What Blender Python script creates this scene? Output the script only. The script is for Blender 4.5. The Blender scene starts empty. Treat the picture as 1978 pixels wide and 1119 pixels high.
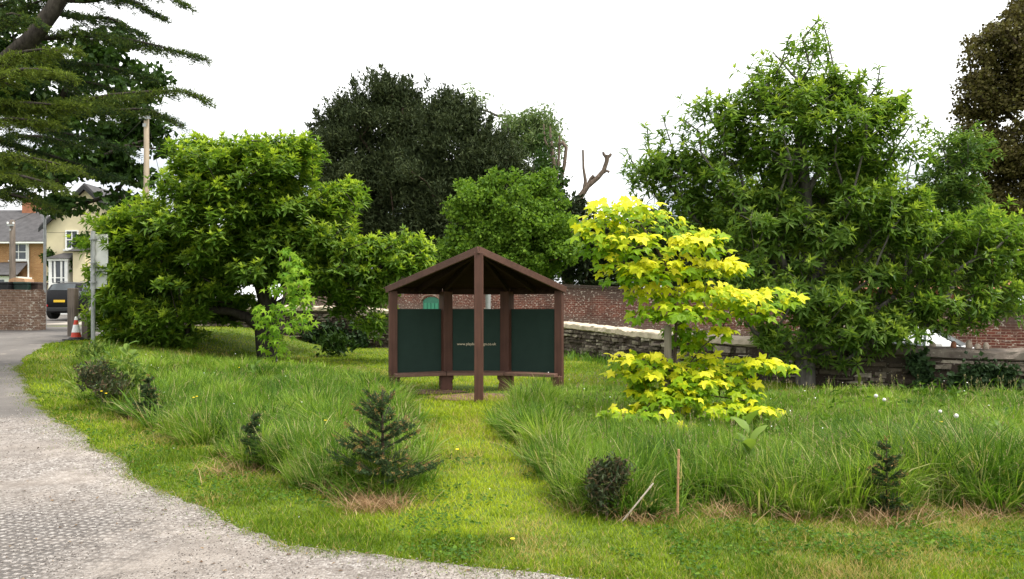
import bpy, math, random
import numpy as np
from mathutils import Vector
R = math.radians
rng = np.random.default_rng(11)
random.seed(11)
sc = bpy.context.scene
COL = sc.collection

# ---------------------------------------------------------------- camera, sky, sun, exposure
F, CX, HY, H = 1430.0, 989.0, 597.0, 1.55          # focal length and horizon in photo pixels, eye height
cd = bpy.data.cameras.new('camera'); cam = bpy.data.objects.new('camera', cd); COL.objects.link(cam)
cam.location = (0, 0, H); cam.rotation_euler = (R(90), 0, 0)
cd.sensor_width = 36; cd.lens = F / 1978 * 36; cd.shift_y = 37.5 / 1978
cd.clip_start = 0.05; cd.clip_end = 3000
sc.camera = cam
SUN_EL, SUN_AZ = R(60), R(112)
w = bpy.data.worlds.new('World'); sc.world = w; w.use_nodes = True
nt = w.node_tree; nt.nodes.clear()
sky = nt.nodes.new('ShaderNodeTexSky'); sky.sky_type = 'NISHITA'; sky.sun_disc = False
sky.sun_elevation = SUN_EL; sky.sun_rotation = SUN_AZ; sky.dust_density = 4.0; sky.air_density = 1.0
tc = nt.nodes.new('ShaderNodeTexCoord')
mp = nt.nodes.new('ShaderNodeMapping'); mp.inputs['Scale'].default_value = (1.0, 1.0, 2.6)
ns = nt.nodes.new('ShaderNodeTexNoise'); ns.inputs['Scale'].default_value = 3.2; ns.inputs['Detail'].default_value = 5
rp = nt.nodes.new('ShaderNodeValToRGB')
rp.color_ramp.elements[0].position = 0.42; rp.color_ramp.elements[0].color = (3.6, 4.0, 4.4, 1)
rp.color_ramp.elements[1].position = 0.60; rp.color_ramp.elements[1].color = (11.0, 11.0, 10.9, 1)
mx = nt.nodes.new('ShaderNodeMixRGB'); mx.inputs[0].default_value = 0.9       # overcast: mostly cloud
bg = nt.nodes.new('ShaderNodeBackground'); bg.inputs['Strength'].default_value = 0.094
wo = nt.nodes.new('ShaderNodeOutputWorld')
L = nt.links.new
L(tc.outputs['Generated'], mp.inputs[0]); L(mp.outputs[0], ns.inputs['Vector']); L(ns.outputs[0], rp.inputs[0])
L(sky.outputs[0], mx.inputs[1]); el = nt.nodes.new('ShaderNodeSeparateXYZ'); L(tc.outputs['Generated'], el.inputs[0])
low = nt.nodes.new('ShaderNodeMapRange'); L(el.outputs[2], low.inputs[0])           # grey cloud tone only low in the sky
for i_, v_ in ((1, .14), (2, .30), (3, 0.0), (4, 1.0)): low.inputs[i_].default_value = v_
cl = nt.nodes.new('ShaderNodeMixRGB'); cl.inputs[2].default_value = (11, 11, 10.9, 1); L(low.outputs[0], cl.inputs[0]); L(rp.outputs[0], cl.inputs[1])
L(cl.outputs[0], mx.inputs[2]); L(mx.outputs[0], bg.inputs[0]); L(bg.outputs[0], wo.inputs[0])
sd_ = bpy.data.lights.new('sun', 'SUN'); sun = bpy.data.objects.new('sun', sd_); COL.objects.link(sun)
sd_.energy = 2.3; sd_.angle = R(10); sd_.color = (1.0, 0.95, 0.86)
sdir = Vector((math.sin(SUN_AZ) * math.cos(SUN_EL), math.cos(SUN_AZ) * math.cos(SUN_EL), math.sin(SUN_EL)))
sun.rotation_euler = sdir.to_track_quat('Z', 'Y').to_euler()
sc.view_settings.view_transform = 'Standard'; sc.view_settings.look = 'None'
sc.view_settings.exposure = 1.1; sc.view_settings.gamma = 1
try:
    sc.cycles.max_bounces = 8; sc.cycles.transmission_bounces = 4; sc.cycles.diffuse_bounces = 6
    sc.cycles.use_denoising = True
except Exception: pass

# ---------------------------------------------------------------- terrain
def sm(t): t = np.clip(t, 0, 1); return t * t * (3 - 2 * t)
_lat = np.random.default_rng(5).random((256, 256))
def vnoise(x, y, s=1.0):
    x = np.asarray(x, float) * s + 1000.3; y = np.asarray(y, float) * s + 1000.7
    xi = np.floor(x).astype(int); yi = np.floor(y).astype(int); fx = sm(x - xi); fy = sm(y - yi)
    g = lambda i, j: _lat[(xi + i) & 255, (yi + j) & 255]
    return (g(0,0)*(1-fx)+g(1,0)*fx)*(1-fy)+(g(0,1)*(1-fx)+g(1,1)*fx)*fy
WALL = [(-100,30.3,1.8),(300,30,1.75),(450,29.8,1.7),(640,29.5,1.66),(800,28.8,1.5),(1000,27.5,1.22),(1090,26,1.1),(1180,22.5,1.03),
        (1270,18.8,.98),(1430,16.2,.96),(1600,14.8,.94),(1780,14.2,.84),(1978,13.6,.81),(2300,12.9,.8)]
WX = np.array([(p - CX) / F * d for p, d, z in WALL]); WY = np.array([d for p, d, z in WALL]); WZ = np.array([z for p, d, z in WALL])
def terrain(X, Y):
    X = np.asarray(X, float); Y = np.asarray(Y, float)
    s = sm((-X - 6.5) / 4.5)
    r = np.where(Y < 9, 0, np.where(Y < 20, .05 * (Y - 9), np.minimum(.55 + .029 * (Y - 20), 1.7)))
    hf = s * r + (vnoise(X, Y, .35) - .5) * .05 * sm((Y - 3) / 4)
    hb = np.clip(.55 - .122 * (X - 3), -.36, .9) + np.clip((Y - 34) * .02, 0, .8)
    hb = np.where(X < -9, np.maximum(hb, r), hb)
    t = sm((Y - np.interp(X, WX, WY) + .05) / .2)
    return hf * (1 - t) + hb * t
def th(x, y): return float(terrain(x, y))
def pt(px, py, Y): return Vector(((px - CX) / F * Y, Y, H - (py - HY) / F * Y))
def gp(px, py):
    lo = 2.0
    for Y in np.arange(2.0, 80, .05):
        p = pt(px, py, Y)
        if p.z <= th(p.x, Y): return Vector((p.x, Y, th(p.x, Y)))
    return pt(px, py, 60)

# ---------------------------------------------------------------- mesh helpers
def tag(o, label=None, cat=None, group=None, kind=None):
    if label: o['label'] = label
    if cat: o['category'] = cat
    if group: o['group'] = group
    if kind: o['kind'] = kind
    return o
def empty(name, loc, label, cat, group=None, rz=0):
    o = bpy.data.objects.new(name, None); o.empty_display_size = .2; COL.objects.link(o)
    o.location = loc; o.rotation_euler = (0, 0, rz)
    return tag(o, label, cat, group)
def raw(name, V, Fs, m=None, parent=None, attrs=None, smooth=False, world=True):
    """V (n,3); Fs list of int arrays (k,3) / (k,4); attrs name -> per-face floats. World coordinates, moved into the parent's frame."""
    V = np.asarray(V, np.float32)
    if parent is not None and world:
        a = -parent.rotation_euler.z; l = np.array(parent.location, np.float32); V = V - l
        c, s = math.cos(a), math.sin(a)
        V = np.stack([V[:,0]*c - V[:,1]*s, V[:,0]*s + V[:,1]*c, V[:,2]], 1)
    me = bpy.data.meshes.new(name)
    Fs = [np.asarray(f, np.int32) for f in Fs if len(f)]
    n = sum(len(f) for f in Fs); loops = np.concatenate([f.ravel() for f in Fs])
    tot = np.concatenate([np.full(len(f), f.shape[1], np.int32) for f in Fs])
    st = np.concatenate([[0], np.cumsum(tot)[:-1]]).astype(np.int32)
    me.vertices.add(len(V)); me.vertices.foreach_set('co', np.ascontiguousarray(V, np.float32).ravel())
    me.loops.add(len(loops)); me.loops.foreach_set('vertex_index', loops)
    me.polygons.add(n); me.polygons.foreach_set('loop_start', st)
    try: me.polygons.foreach_set('loop_total', tot)
    except Exception: pass
    me.polygons.foreach_set('use_smooth', np.full(n, smooth, bool))
    for k, v in (attrs or {}).items():
        a = me.attributes.new(k, 'FLOAT', 'FACE'); a.data.foreach_set('value', np.asarray(v, np.float32))
    me.update(calc_edges=True)
    if m: me.materials.append(m)
    o = bpy.data.objects.new(name, me); COL.objects.link(o)
    if parent is not None: o.parent = parent
    return o
class MB:
    def __init__(s): s.v = []; s.f = []
    def add(s, vs, fs):
        b = len(s.v); s.v += [tuple(v) for v in vs]; s.f += [tuple(i + b for i in f) for f in fs]; return s
    def box(s, x0, x1, y0, y1, z0, z1):
        return s.add([(x0,y0,z0),(x1,y0,z0),(x1,y1,z0),(x0,y1,z0),(x0,y0,z1),(x1,y0,z1),(x1,y1,z1),(x0,y1,z1)],
                     [(0,3,2,1),(4,5,6,7),(0,1,5,4),(1,2,6,5),(2,3,7,6),(3,0,4,7)])
    def beam(s, p, q, w, h, up=(0,0,1)):
        p = Vector(p); q = Vector(q); d = (q - p).normalized(); u = Vector(up)
        sx = d.cross(u)
        if sx.length < 1e-4: sx = Vector((1,0,0))
        sx.normalize(); u = sx.cross(d).normalized(); a = sx * w / 2; b = u * h / 2
        return s.add([p-a-b, p+a-b, p+a+b, p-a+b, q-a-b, q+a-b, q+a+b, q-a+b],
                     [(0,3,2,1),(4,5,6,7),(0,1,5,4),(1,2,6,5),(2,3,7,6),(3,0,4,7)][::1])
    def tube(s, p, q, r0, r1=None, n=8):
        r1 = r0 if r1 is None else r1; p = Vector(p); q = Vector(q); d = (q - p).normalized()
        a = d.orthogonal().normalized(); b = d.cross(a); vs = []
        for c, r in ((p, r0), (q, r1)):
            vs += [c + (a * math.cos(2*math.pi*i/n) + b * math.sin(2*math.pi*i/n)) * r for i in range(n)]
        return s.add(vs, [(i, (i+1) % n, n + (i+1) % n, n + i) for i in range(n)] + [tuple(range(n))[::-1], tuple(range(n, 2*n))])
    def lathe(s, prof, c=(0,0,0), n=16):
        vs = []; fs = []
        for r, z in prof: vs += [(c[0] + r*math.cos(2*math.pi*i/n), c[1] + r*math.sin(2*math.pi*i/n), c[2] + z) for i in range(n)]
        for k in range(len(prof) - 1): fs += [(k*n+i, k*n+(i+1) % n, (k+1)*n+(i+1) % n, (k+1)*n+i) for i in range(n)]
        fs += [tuple(range(n))[::-1], tuple(range((len(prof)-1)*n, len(prof)*n))]
        return s.add(vs, fs)
    def prism(s, pts, d):
        n = len(pts); d = Vector(d); P = [Vector(p) for p in pts]
        return s.add(P + [p + d for p in P], [tuple(range(n))[::-1], tuple(range(n, 2*n))] + [(i, (i+1) % n, n+(i+1) % n, n+i) for i in range(n)])
    def build(s, name, m, parent=None, bevel=0, smooth=False, fix=True):
        me = bpy.data.meshes.new(name); me.from_pydata(s.v, [], s.f)
        if fix:
            import bmesh
            bm = bmesh.new(); bm.from_mesh(me); bmesh.ops.recalc_face_normals(bm, faces=bm.faces); bm.to_mesh(me); bm.free()
        if smooth: me.polygons.foreach_set('use_smooth', [True] * len(me.polygons))
        if m: me.materials.append(m)
        o = bpy.data.objects.new(name, me); COL.objects.link(o)
        if parent is not None: o.parent = parent
        if bevel:
            b = o.modifiers.new('bevel', 'BEVEL'); b.width = bevel; b.segments = 2; b.limit_method = 'ANGLE'
        return o

# ---------------------------------------------------------------- materials
class NT:
    def __init__(s, name):
        s.m = bpy.data.materials.new(name); s.m.use_nodes = True; s.t = s.m.node_tree
        s.b = s.t.nodes['Principled BSDF']; s.out = s.t.nodes['Material Output']
    def n(s, kind, **kw):
        nd = s.t.nodes.new('ShaderNode' + kind)
        for k, v in kw.items():
            if k in nd.inputs: nd.inputs[k].default_value = v
            else: setattr(nd, k, v)
        return nd
    def l(s, a, b): s.t.links.new(a, b)
    def coord(s, kind='Object', scale=(1,1,1)):
        c = s.n('TexCoord'); mp = s.n('Mapping'); mp.inputs['Scale'].default_value = scale
        s.l(c.outputs[kind], mp.inputs[0]); return mp.outputs[0]
    def noise(s, v, scale, detail=4, rough=.55):
        x = s.n('TexNoise', Scale=scale, Detail=detail, Roughness=rough); s.l(v, x.inputs['Vector']); return x.outputs[0]
    def ramp(s, fac, stops, interp='LINEAR'):
        r = s.n('ValToRGB'); e = r.color_ramp.elements; r.color_ramp.interpolation = interp
        while len(e) < len(stops): e.new(.5)
        for i, (p, c) in enumerate(stops):
            e[i].position = p; e[i].color = (*c, 1) if not isinstance(c, (int, float)) else (c, c, c, 1)
        s.l(fac, r.inputs[0]); return r.outputs[0]
    def mix(s, f, a, b, mode='MIX'):
        x = s.n('MixRGB'); x.blend_type = mode
        for i, v in ((0, f), (1, a), (2, b)):
            if isinstance(v, (int, float)): x.inputs[i].default_value = v if i == 0 else (v, v, v, 1)
            elif isinstance(v, tuple): x.inputs[i].default_value = (*v, 1)
            else: s.l(v, x.inputs[i])
        return x.outputs[0]
    def math(s, op, a, b=0.0, clamp=False):
        x = s.n('Math'); x.operation = op; x.use_clamp = clamp
        for i, v in ((0, a), (1, b)):
            if isinstance(v, (int, float)): x.inputs[i].default_value = v
            else: s.l(v, x.inputs[i])
        return x.outputs[0]
    def col(s, v): s.l(v, s.b.inputs['Base Color']) if not isinstance(v, tuple) else setattr(s.b.inputs['Base Color'], 'default_value', (*v, 1))
    def bump(s, hgt, st=.5, dist=.02):
        b = s.n('Bump', Strength=st, Distance=dist); s.l(hgt, b.inputs['Height']); s.l(b.outputs[0], s.b.inputs['Normal'])
    def rough(s, r, spec=.3): s.b.inputs['Roughness'].default_value = r; s.b.inputs['Specular IOR Level'].default_value = spec
def plain(name, c, rough=.6, metal=0, var=.25, scale=8, bump=0, spec=.4):
    t = NT(name); v = t.coord(); k = t.noise(v, scale, 5)
    t.col(t.ramp(k, [(.3, tuple(x*(1-var) for x in c)), (.7, tuple(min(1, x*(1+var)) for x in c))]))
    t.rough(rough, spec); t.b.inputs['Metallic'].default_value = metal
    if bump: t.bump(t.noise(v, scale*6, 5), bump, .01)
    return t.m
def leaf_mat(name, stops, young=None, trans=.35, rough=.55, spec=.16, tcol=1.3):
    t = NT(name)
    a = t.n('Attribute'); a.attribute_name = 'rnd'
    c = t.ramp(a.outputs['Fac'], stops)
    if young:
        y = t.n('Attribute'); y.attribute_name = 'age_or_lit'; c = t.mix(y.outputs['Fac'], c, young)
    t.col(c); t.rough(rough, spec)
    tr = t.n('BsdfTranslucent'); ms = t.n('MixShader'); ms.inputs[0].default_value = trans
    t.l(t.mix(1.0, c, (tcol, tcol*1.0, tcol*.55), 'MULTIPLY'), tr.inputs[0])
    t.l(t.b.outputs[0], ms.inputs[1]); t.l(tr.outputs[0], ms.inputs[2]); t.l(ms.outputs[0], t.out.inputs[0])
    return t.m
def bark_mat(name, a, b, sc_=1.0):
    t = NT(name); v = t.coord(scale=(9*sc_, 9*sc_, 2*sc_)); k = t.noise(v, 2, 6, .65)
    t.col(t.ramp(k, [(.3, a), (.7, b)])); t.rough(.9, .1); t.bump(k, .8, .03); return t.m
def wood_mat(name, a, b, rough=.6, axis=2, spec=.3):
    t = NT(name); s = [14, 14, 14]; s[axis] = .9
    v = t.coord(scale=tuple(s)); k = t.noise(v, 1.6, 6, .6); k2 = t.noise(t.coord(), 1.7, 3)
    c = t.ramp(k, [(.3, a), (.72, b)]); c = t.mix(t.ramp(k2, [(.35, 0.0), (.75, .45)]), c, tuple(x*1.5+.004 for x in b))
    t.col(c); t.rough(rough, spec); t.bump(k, .35, .006); return t.m
def brick_mat(name, c1, c2, mortar, lichen=0.0, scale=1.0, dirt=(.05,.04,.03), dirt_amt=.5, z_dirt=None):
    t = NT(name); tcn = t.n('TexCoord'); sp = t.n('SeparateXYZ'); t.l(tcn.outputs['Object'], sp.inputs[0])
    cb = t.n('CombineXYZ'); t.l(t.math('ADD', sp.outputs[0], sp.outputs[1]), cb.inputs[0]); t.l(sp.outputs[2], cb.inputs[1])
    wob = t.noise(tcn.outputs['Object'], 1.3, 3)
    add = t.n('VectorMath'); add.operation = 'ADD'; wv = t.n('CombineXYZ'); t.l(t.math('MULTIPLY', wob, .06), wv.inputs[1]); t.l(cb.outputs[0], add.inputs[0]); t.l(wv.outputs[0], add.inputs[1])
    br = t.n('TexBrick'); t.l(add.outputs[0], br.inputs['Vector'])
    br.inputs['Scale'].default_value = 1/scale; br.inputs['Brick Width'].default_value = .225; br.inputs['Row Height'].default_value = .075
    br.inputs['Mortar Size'].default_value = .008; br.inputs['Mortar Smooth'].default_value = .3; br.inputs['Bias'].default_value = 0
    br.inputs['Color1'].default_value = (*c1, 1); br.inputs['Color2'].default_value = (*c2, 1); br.inputs['Mortar'].default_value = (*mortar, 1)
    c = br.outputs[0]
    d = t.noise(tcn.outputs['Object'], 1.1, 6, .65)
    c = t.mix(t.ramp(d, [(.42, 0.0), (.66, dirt_amt)]), c, dirt)
    d2 = t.noise(tcn.outputs['Object'], 9, 4, .6)
    c = t.mix(t.ramp(d2, [(.35, .35), (.6, 0.0)]), c, tuple(x*.5 for x in c1))
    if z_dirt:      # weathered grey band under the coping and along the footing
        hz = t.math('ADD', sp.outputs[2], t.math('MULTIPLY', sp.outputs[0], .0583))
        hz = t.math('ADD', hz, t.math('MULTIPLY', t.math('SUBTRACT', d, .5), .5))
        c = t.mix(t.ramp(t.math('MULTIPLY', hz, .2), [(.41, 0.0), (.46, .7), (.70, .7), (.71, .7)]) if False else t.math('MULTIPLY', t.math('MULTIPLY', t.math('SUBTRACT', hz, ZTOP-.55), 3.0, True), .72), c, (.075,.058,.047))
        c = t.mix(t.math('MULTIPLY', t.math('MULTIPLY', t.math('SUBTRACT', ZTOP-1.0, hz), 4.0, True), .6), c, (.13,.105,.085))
    if lichen:
        lm = t.n('Mapping'); lm.inputs['Scale'].default_value = (.62, .62, 1.15); t.l(tcn.outputs['Object'], lm.inputs[0]); k = t.noise(lm.outputs[0], 13, 3, .6); k2 = t.noise(tcn.outputs['Object'], .9, 2)
        m_ = t.math('MULTIPLY', t.ramp(k, [(.575, 0.0), (.62, 1.0)]), t.ramp(k2, [(.35, .25), (.6, 1.0)]))
        c = t.mix(t.math('MULTIPLY', m_, lichen), c, (.52, .48, .40))
    t.col(c); t.rough(.9, .15)
    hh = t.math('ADD', t.math('MULTIPLY', br.outputs['Fac'], -1.0), t.math('MULTIPLY', d2, .6)); t.bump(hh, .8, .012)
    return t.m
def glass_mat(name, c=(.03,.035,.04), rough=.06, spec=.9):
    t = NT(name); v = t.coord(); k = t.noise(v, 1.2, 2)
    t.col(t.ramp(k, [(.4, c), (.65, tuple(x*2.2 for x in c))])); t.rough(rough, spec); return t.m

ZTOP = 3.71      # height of the garden wall's top at its left end
M = {}
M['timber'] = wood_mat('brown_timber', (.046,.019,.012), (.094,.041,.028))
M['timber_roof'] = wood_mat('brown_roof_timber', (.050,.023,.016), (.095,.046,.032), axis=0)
M['underside'] = wood_mat('shaded_roof_boards', (.018,.011,.008), (.040,.023,.017), .95, axis=0, spec=.03)  # darker copy of the timber, roof shade worked into its colour
M['panel'] = plain('dark_green_panel', (.020,.038,.030), .75, var=.08, scale=5, spec=.12)
M['letters'] = plain('cream_lettering', (.62,.52,.36), .5, var=.03)
M['stake'] = wood_mat('weathered_stake', (.10,.082,.062), (.27,.23,.18))
M['greywood'] = wood_mat('grey_wood', (.055,.043,.034), (.15,.12,.095))
M['polewood'] = wood_mat('pole_wood', (.20,.155,.105), (.36,.29,.21))
M['cane'] = plain('bamboo_cane', (.42,.24,.12), .5, var=.2, scale=20)
M['stick'] = plain('pale_stick', (.55,.47,.38), .6, var=.2, scale=20)
M['steel'] = plain('galvanised_steel', (.30,.31,.31), .5, .4, .15)
M['white'] = plain('white_paint', (.74,.74,.72), .5, var=.05)
M['white2'] = plain('off_white_sheet', (.62,.63,.62), .5, var=.06)
M['black'] = plain('black_plastic', (.012,.012,.013), .5, var=.2)
M['rubber'] = plain('tyre_rubber', (.016,.016,.016), .8, var=.2)
M['red'] = plain('cone_red', (.52,.045,.02), .5, var=.12)
M['slate'] = plain('slate_roof', (.055,.052,.054), .7, var=.35, scale=3, bump=.4)
M['cream'] = plain('cream_render', (.58,.51,.34), .85, var=.06, scale=2)
M['terra'] = plain('terracotta', (.30,.12,.065), .8, var=.25, scale=4, bump=.3)
M['dooor'] = plain('green_door_paint', (.012,.13,.075), .45, var=.1)
M['glass'] = glass_mat('window_glass')
M['carglass'] = glass_mat('car_glass', (.035,.042,.046), .15, .5)
M['greyglass'] = glass_mat('pale_car_glass', (.09,.105,.11), .3, .2)
M['carblack'] = plain('black_car_paint', (.006,.006,.007), .4, var=.02, spec=.15)
M['carwhite'] = plain('white_car_paint', (.68,.69,.70), .22, var=.02, spec=.6)
M['lightred'] = plain('tail_light_red', (.35,.015,.015), .25, var=.1)
M['lightclear'] = plain('tail_light_clear', (.5,.5,.5), .2, var=.1)
M['plate'] = plain('yellow_plate', (.75,.48,.03), .45, var=.03)
M['cement'] = None
M['ochre'] = brick_mat('ochre_brick', (.44,.235,.095), (.34,.165,.065), (.42,.33,.22), 0, dirt=(.16,.09,.05), dirt_amt=.4)
M['brick'] = brick_mat('red_brick_lichen', (.175,.058,.040), (.100,.038,.031), (.36,.27,.20), .95, dirt=(.050,.036,.029), dirt_amt=.7, z_dirt=True)
M['brick_orange'] = brick_mat('orange_brick', (.33,.11,.055), (.26,.085,.045), (.38,.30,.24), .25)
M['brick_buff'] = brick_mat('weathered_lane_brick', (.30,.19,.13), (.17,.095,.068), (.42,.34,.27), .95, scale=1.25, dirt=(.10,.065,.045), dirt_amt=.6)

def stone_mat():
    t = NT('rubble_stone'); a = t.n('Attribute'); a.attribute_name = 'rnd'; v = t.coord(); k = t.noise(v, 5, 6, .65); k2 = t.noise(v, 22, 4)
    c = t.ramp(a.outputs['Fac'], [(0, (.05,.036,.028)), (.3, (.10,.075,.058)), (.55, (.19,.155,.12)), (.75, (.34,.29,.225)), (1, (.52,.46,.36))])
    c = t.mix(t.ramp(k, [(.4, .75), (.62, 0.0)]), c, (.055,.045,.034)); c = t.mix(t.ramp(k2, [(.6, 0.0), (.72, .55)]), c, (.40,.37,.30))
    t.col(c); t.rough(.92, .15); t.bump(k2, .6, .02); return t.m
def cement_mat():
    t = NT('cement_coping'); v = t.coord(); sp = t.n('SeparateXYZ'); t.l(v, sp.inputs[0])
    k = t.noise(v, 3.5, 6, .65); k2 = t.noise(v, 30, 4)
    # pale cream towards the left run, grey brown towards the right run
    f = t.math('ADD', t.math('MULTIPLY', t.math('SUBTRACT', sp.outputs[0], 4.6), .45), t.math('MULTIPLY', t.math('SUBTRACT', k, .5), 1.6), True)
    c = t.mix(f, t.ramp(k, [(.3, (.44,.365,.275)), (.7, (.60,.51,.39))]), t.ramp(k, [(.3, (.10,.078,.066)), (.7, (.22,.185,.155))]))
    c = t.mix(t.ramp(k2, [(.62, 0.0), (.7, .5)]), c, (.42,.38,.32))
    t.col(c); t.rough(.9, .15); t.bump(k2, .5, .02); return t.m
M['stone'] = stone_mat(); M['cement'] = cement_mat()
def gravel_mat():
    t = NT('gravel'); v = t.coord()
    vo = t.n('TexVoronoi', Scale=55.0); t.l(v, vo.inputs['Vector'])
    sp = t.n('SeparateXYZ'); t.l(vo.outputs['Color'], sp.inputs[0])
    c = t.ramp(sp.outputs[0], [(0, (.09,.075,.066)), (.35, (.20,.178,.16)), (.75, (.33,.30,.275)), (1, (.52,.49,.46))])
    n1 = t.noise(v, .8, 5, .6); n2 = t.noise(v, 5, 5)
    c = t.mix(t.ramp(n1, [(.4, 0.0), (.62, .75)]), c, (.36,.315,.275)); c = t.mix(t.ramp(t.noise(v, .35, 4, .6), [(.4, .5), (.6, 0.0)]), c, (.17,.15,.135))
    c = t.mix(t.ramp(n2, [(.36, .5), (.55, 0.0)]), c, (.14,.118,.10))
    # honeycomb ground grid showing through at the left
    hv = t.n('TexVoronoi', Scale=15.0, Randomness=.42); hv.feature = 'DISTANCE_TO_EDGE'; hv.voronoi_dimensions = '2D'
    mp = t.n('Mapping'); mp.inputs['Rotation'].default_value = (0, 0, R(12)); mp.inputs['Scale'].default_value = (1, 1.1, 1); t.l(v, mp.inputs[0]); t.l(mp.outputs[0], hv.inputs['Vector'])
    e = t.ramp(hv.outputs['Distance'], [(.10, 1.0), (.24, 0.0)])
    s3 = t.n('SeparateXYZ'); t.l(v, s3.inputs[0])
    reg = t.math('MULTIPLY', t.math('MULTIPLY', t.math('SUBTRACT', -2.2, t.math('ADD', s3.outputs[0], t.math('MULTIPLY', t.math('SUBTRACT', n2, .5), 1.6))), 1.3, True),
                 t.math('MULTIPLY', t.math('SUBTRACT', 7.1, t.math('ADD', s3.outputs[1], t.math('MULTIPLY', n1, 1.0))), .7, True))
    c = t.mix(t.math('MULTIPLY', e, t.math('MULTIPLY', reg, .7)), c, (.085,.08,.077))
    cell = t.math('MULTIPLY', t.ramp(hv.outputs['Distance'], [(.25, 0.0), (.42, 1.0)]), t.math('MULTIPLY', reg, .35)); c = t.mix(cell, c, (.48,.47,.46))
    t.col(c); t.rough(.9, .2)
    t.bump(t.math('SUBTRACT', t.math('MULTIPLY', vo.outputs['Distance'], -1.0), t.math('MULTIPLY', t.math('MULTIPLY', e, reg), .8)), .8, .02); return t.m
def asphalt_mat():
    t = NT('worn_asphalt'); v = t.coord(); n1 = t.noise(v, .5, 5, .6); n2 = t.noise(v, 40, 3); n3 = t.noise(v, 3, 5)
    c = t.ramp(n1, [(.35, (.105,.095,.088)), (.65, (.165,.150,.138))]); c = t.mix(t.ramp(n2, [(.4, .4), (.65, 0.0)]), c, (.10,.09,.08)); c = t.mix(t.ramp(n3, [(.58, 0.0), (.7, .4)]), c, (.34,.29,.24))
    t.col(c); t.rough(.85, .3); t.bump(n2, .5, .01); return t.m
def soil_mat():
    t = NT('turf_soil'); v = t.coord(); n1 = t.noise(v, .6, 5, .6); n2 = t.noise(v, 14, 5, .7); n3 = t.noise(v, 60, 3)
    c = t.ramp(n2, [(.3, (.05,.085,.016)), (.6, (.12,.175,.03)), (.8, (.20,.20,.06))])
    c = t.mix(t.ramp(n1, [(.5, 0.0), (.72, .5)]), c, (.19,.17,.06)); c = t.mix(t.ramp(n3, [(.35, .5), (.55, 0.0)]), c, (.04,.055,.014))
    t.col(c); t.rough(.95, .1); t.bump(n2, .6, .03); return t.m
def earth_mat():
    t = NT('shaded_earth'); v = t.coord(); n = t.noise(v, 7, 6, .7); t.col(t.ramp(n, [(.3, (.10,.06,.04)), (.7, (.26,.17,.12))])); t.rough(.95, .1); t.bump(n, .7, .03); return t.m
M['gravel'] = gravel_mat(); M['asphalt'] = asphalt_mat(); M['soil'] = soil_mat(); M['earth'] = earth_mat()
M['concrete_road'] = plain('upper_road', (.34,.30,.25), .9, var=.2, scale=1.5)

# ---------------------------------------------------------------- ground sheets
xs = np.concatenate([[-900,-500,-250,-120,-70,-45,-35], np.arange(-30, 26, .2), [30,40,60,110,250,500,900]])
ys = np.concatenate([[-300,-100,-40,-15], np.arange(-6, 52, .2), [56,65,80,110,170,300,600,1400]])
GX, GY = np.meshgrid(xs, ys); GZ = terrain(GX, GY)
nx, ny = len(xs), len(ys); idx = np.arange(nx*ny).reshape(ny, nx)
q = np.stack([idx[:-1,:-1], idx[:-1,1:], idx[1:,1:], idx[1:,:-1]], -1).reshape(-1, 4)
o = raw('ground', np.stack([GX, GY, GZ], -1).reshape(-1, 3), [q], M['soil'], smooth=True); tag(o, kind='structure')

EDGE_PX = [(175,652),(95,665),(50,690),(40,708),(50,735),(70,772),(98,800),(125,820),(165,850),(212,882),(262,920),(330,958),(400,993),(468,1030),(560,1062),(680,1080),(800,1093),(950,1103),(1060,1114),(1180,1132),(1400,1165),(1800,1200),(2300,1240)]
EDGE = [gp(*p) for p in EDGE_PX]
EDGE = [Vector((-11.3,46,0)), Vector((-12.6,32,0))] + EDGE
def resample(P, step):
    out = []
    for a, b in zip(P[:-1], P[1:]):
        n = max(1, int((b - a).length / step)); out += [a.lerp(b, k / n) for k in range(n)]
    return np.array([(p.x, p.y) for p in out + [P[-1]]])
ED = resample(EDGE, .06)
jit = (vnoise(ED[:,0], ED[:,1], 2.2) - .5) * .14 + (vnoise(ED[:,0], ED[:,1], 9) - .5) * .05
tan = np.gradient(ED, axis=0); tan /= np.linalg.norm(tan, axis=1)[:,None] + 1e-9
ED = ED + np.stack([tan[:,1], -tan[:,0]], 1) * -jit[:,None]
def sheet(name, E, outer, ts, m, dz, kind='structure'):
    P = E[:,None,:] * (1 - ts[None,:,None]) + outer[:,None,:] * ts[None,:,None]
    V = np.stack([P[...,0], P[...,1], terrain(P[...,0], P[...,1]) + dz], -1).reshape(-1, 3)
    a, b = P.shape[:2]; ii = np.arange(a*b).reshape(a, b)
    f = np.stack([ii[:-1,:-1], ii[:-1,1:], ii[1:,1:], ii[1:,:-1]], -1).reshape(-1, 4)[:, ::-1]
    o = raw(name, V, [f], m, smooth=True); tag(o, kind=kind); return o
ts = np.concatenate([np.linspace(0, .06, 4), np.linspace(.1, 1, 12)])
split = int(np.argmin(np.abs(ED[:,1] - 10.3) + (ED[:,0] > 0) * 99))
LD = np.linspace(0, 1, len(ED))[:,None]
far = ED[:split+8]; sheet('lane', far, np.stack([far[:,0] - 16, far[:,1] - .6], 1), ts, M['asphalt'], .010)
nr = ED[split:]; k = np.linspace(0, 1, len(nr)); outer = np.stack([nr[:,0] - 14 * (1 - k**2) - 0.5, nr[:,1] - .5 - 9 * k], 1)
g_ = sheet('gravel_drive', nr, outer, ts, M['gravel'], .016)
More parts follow.
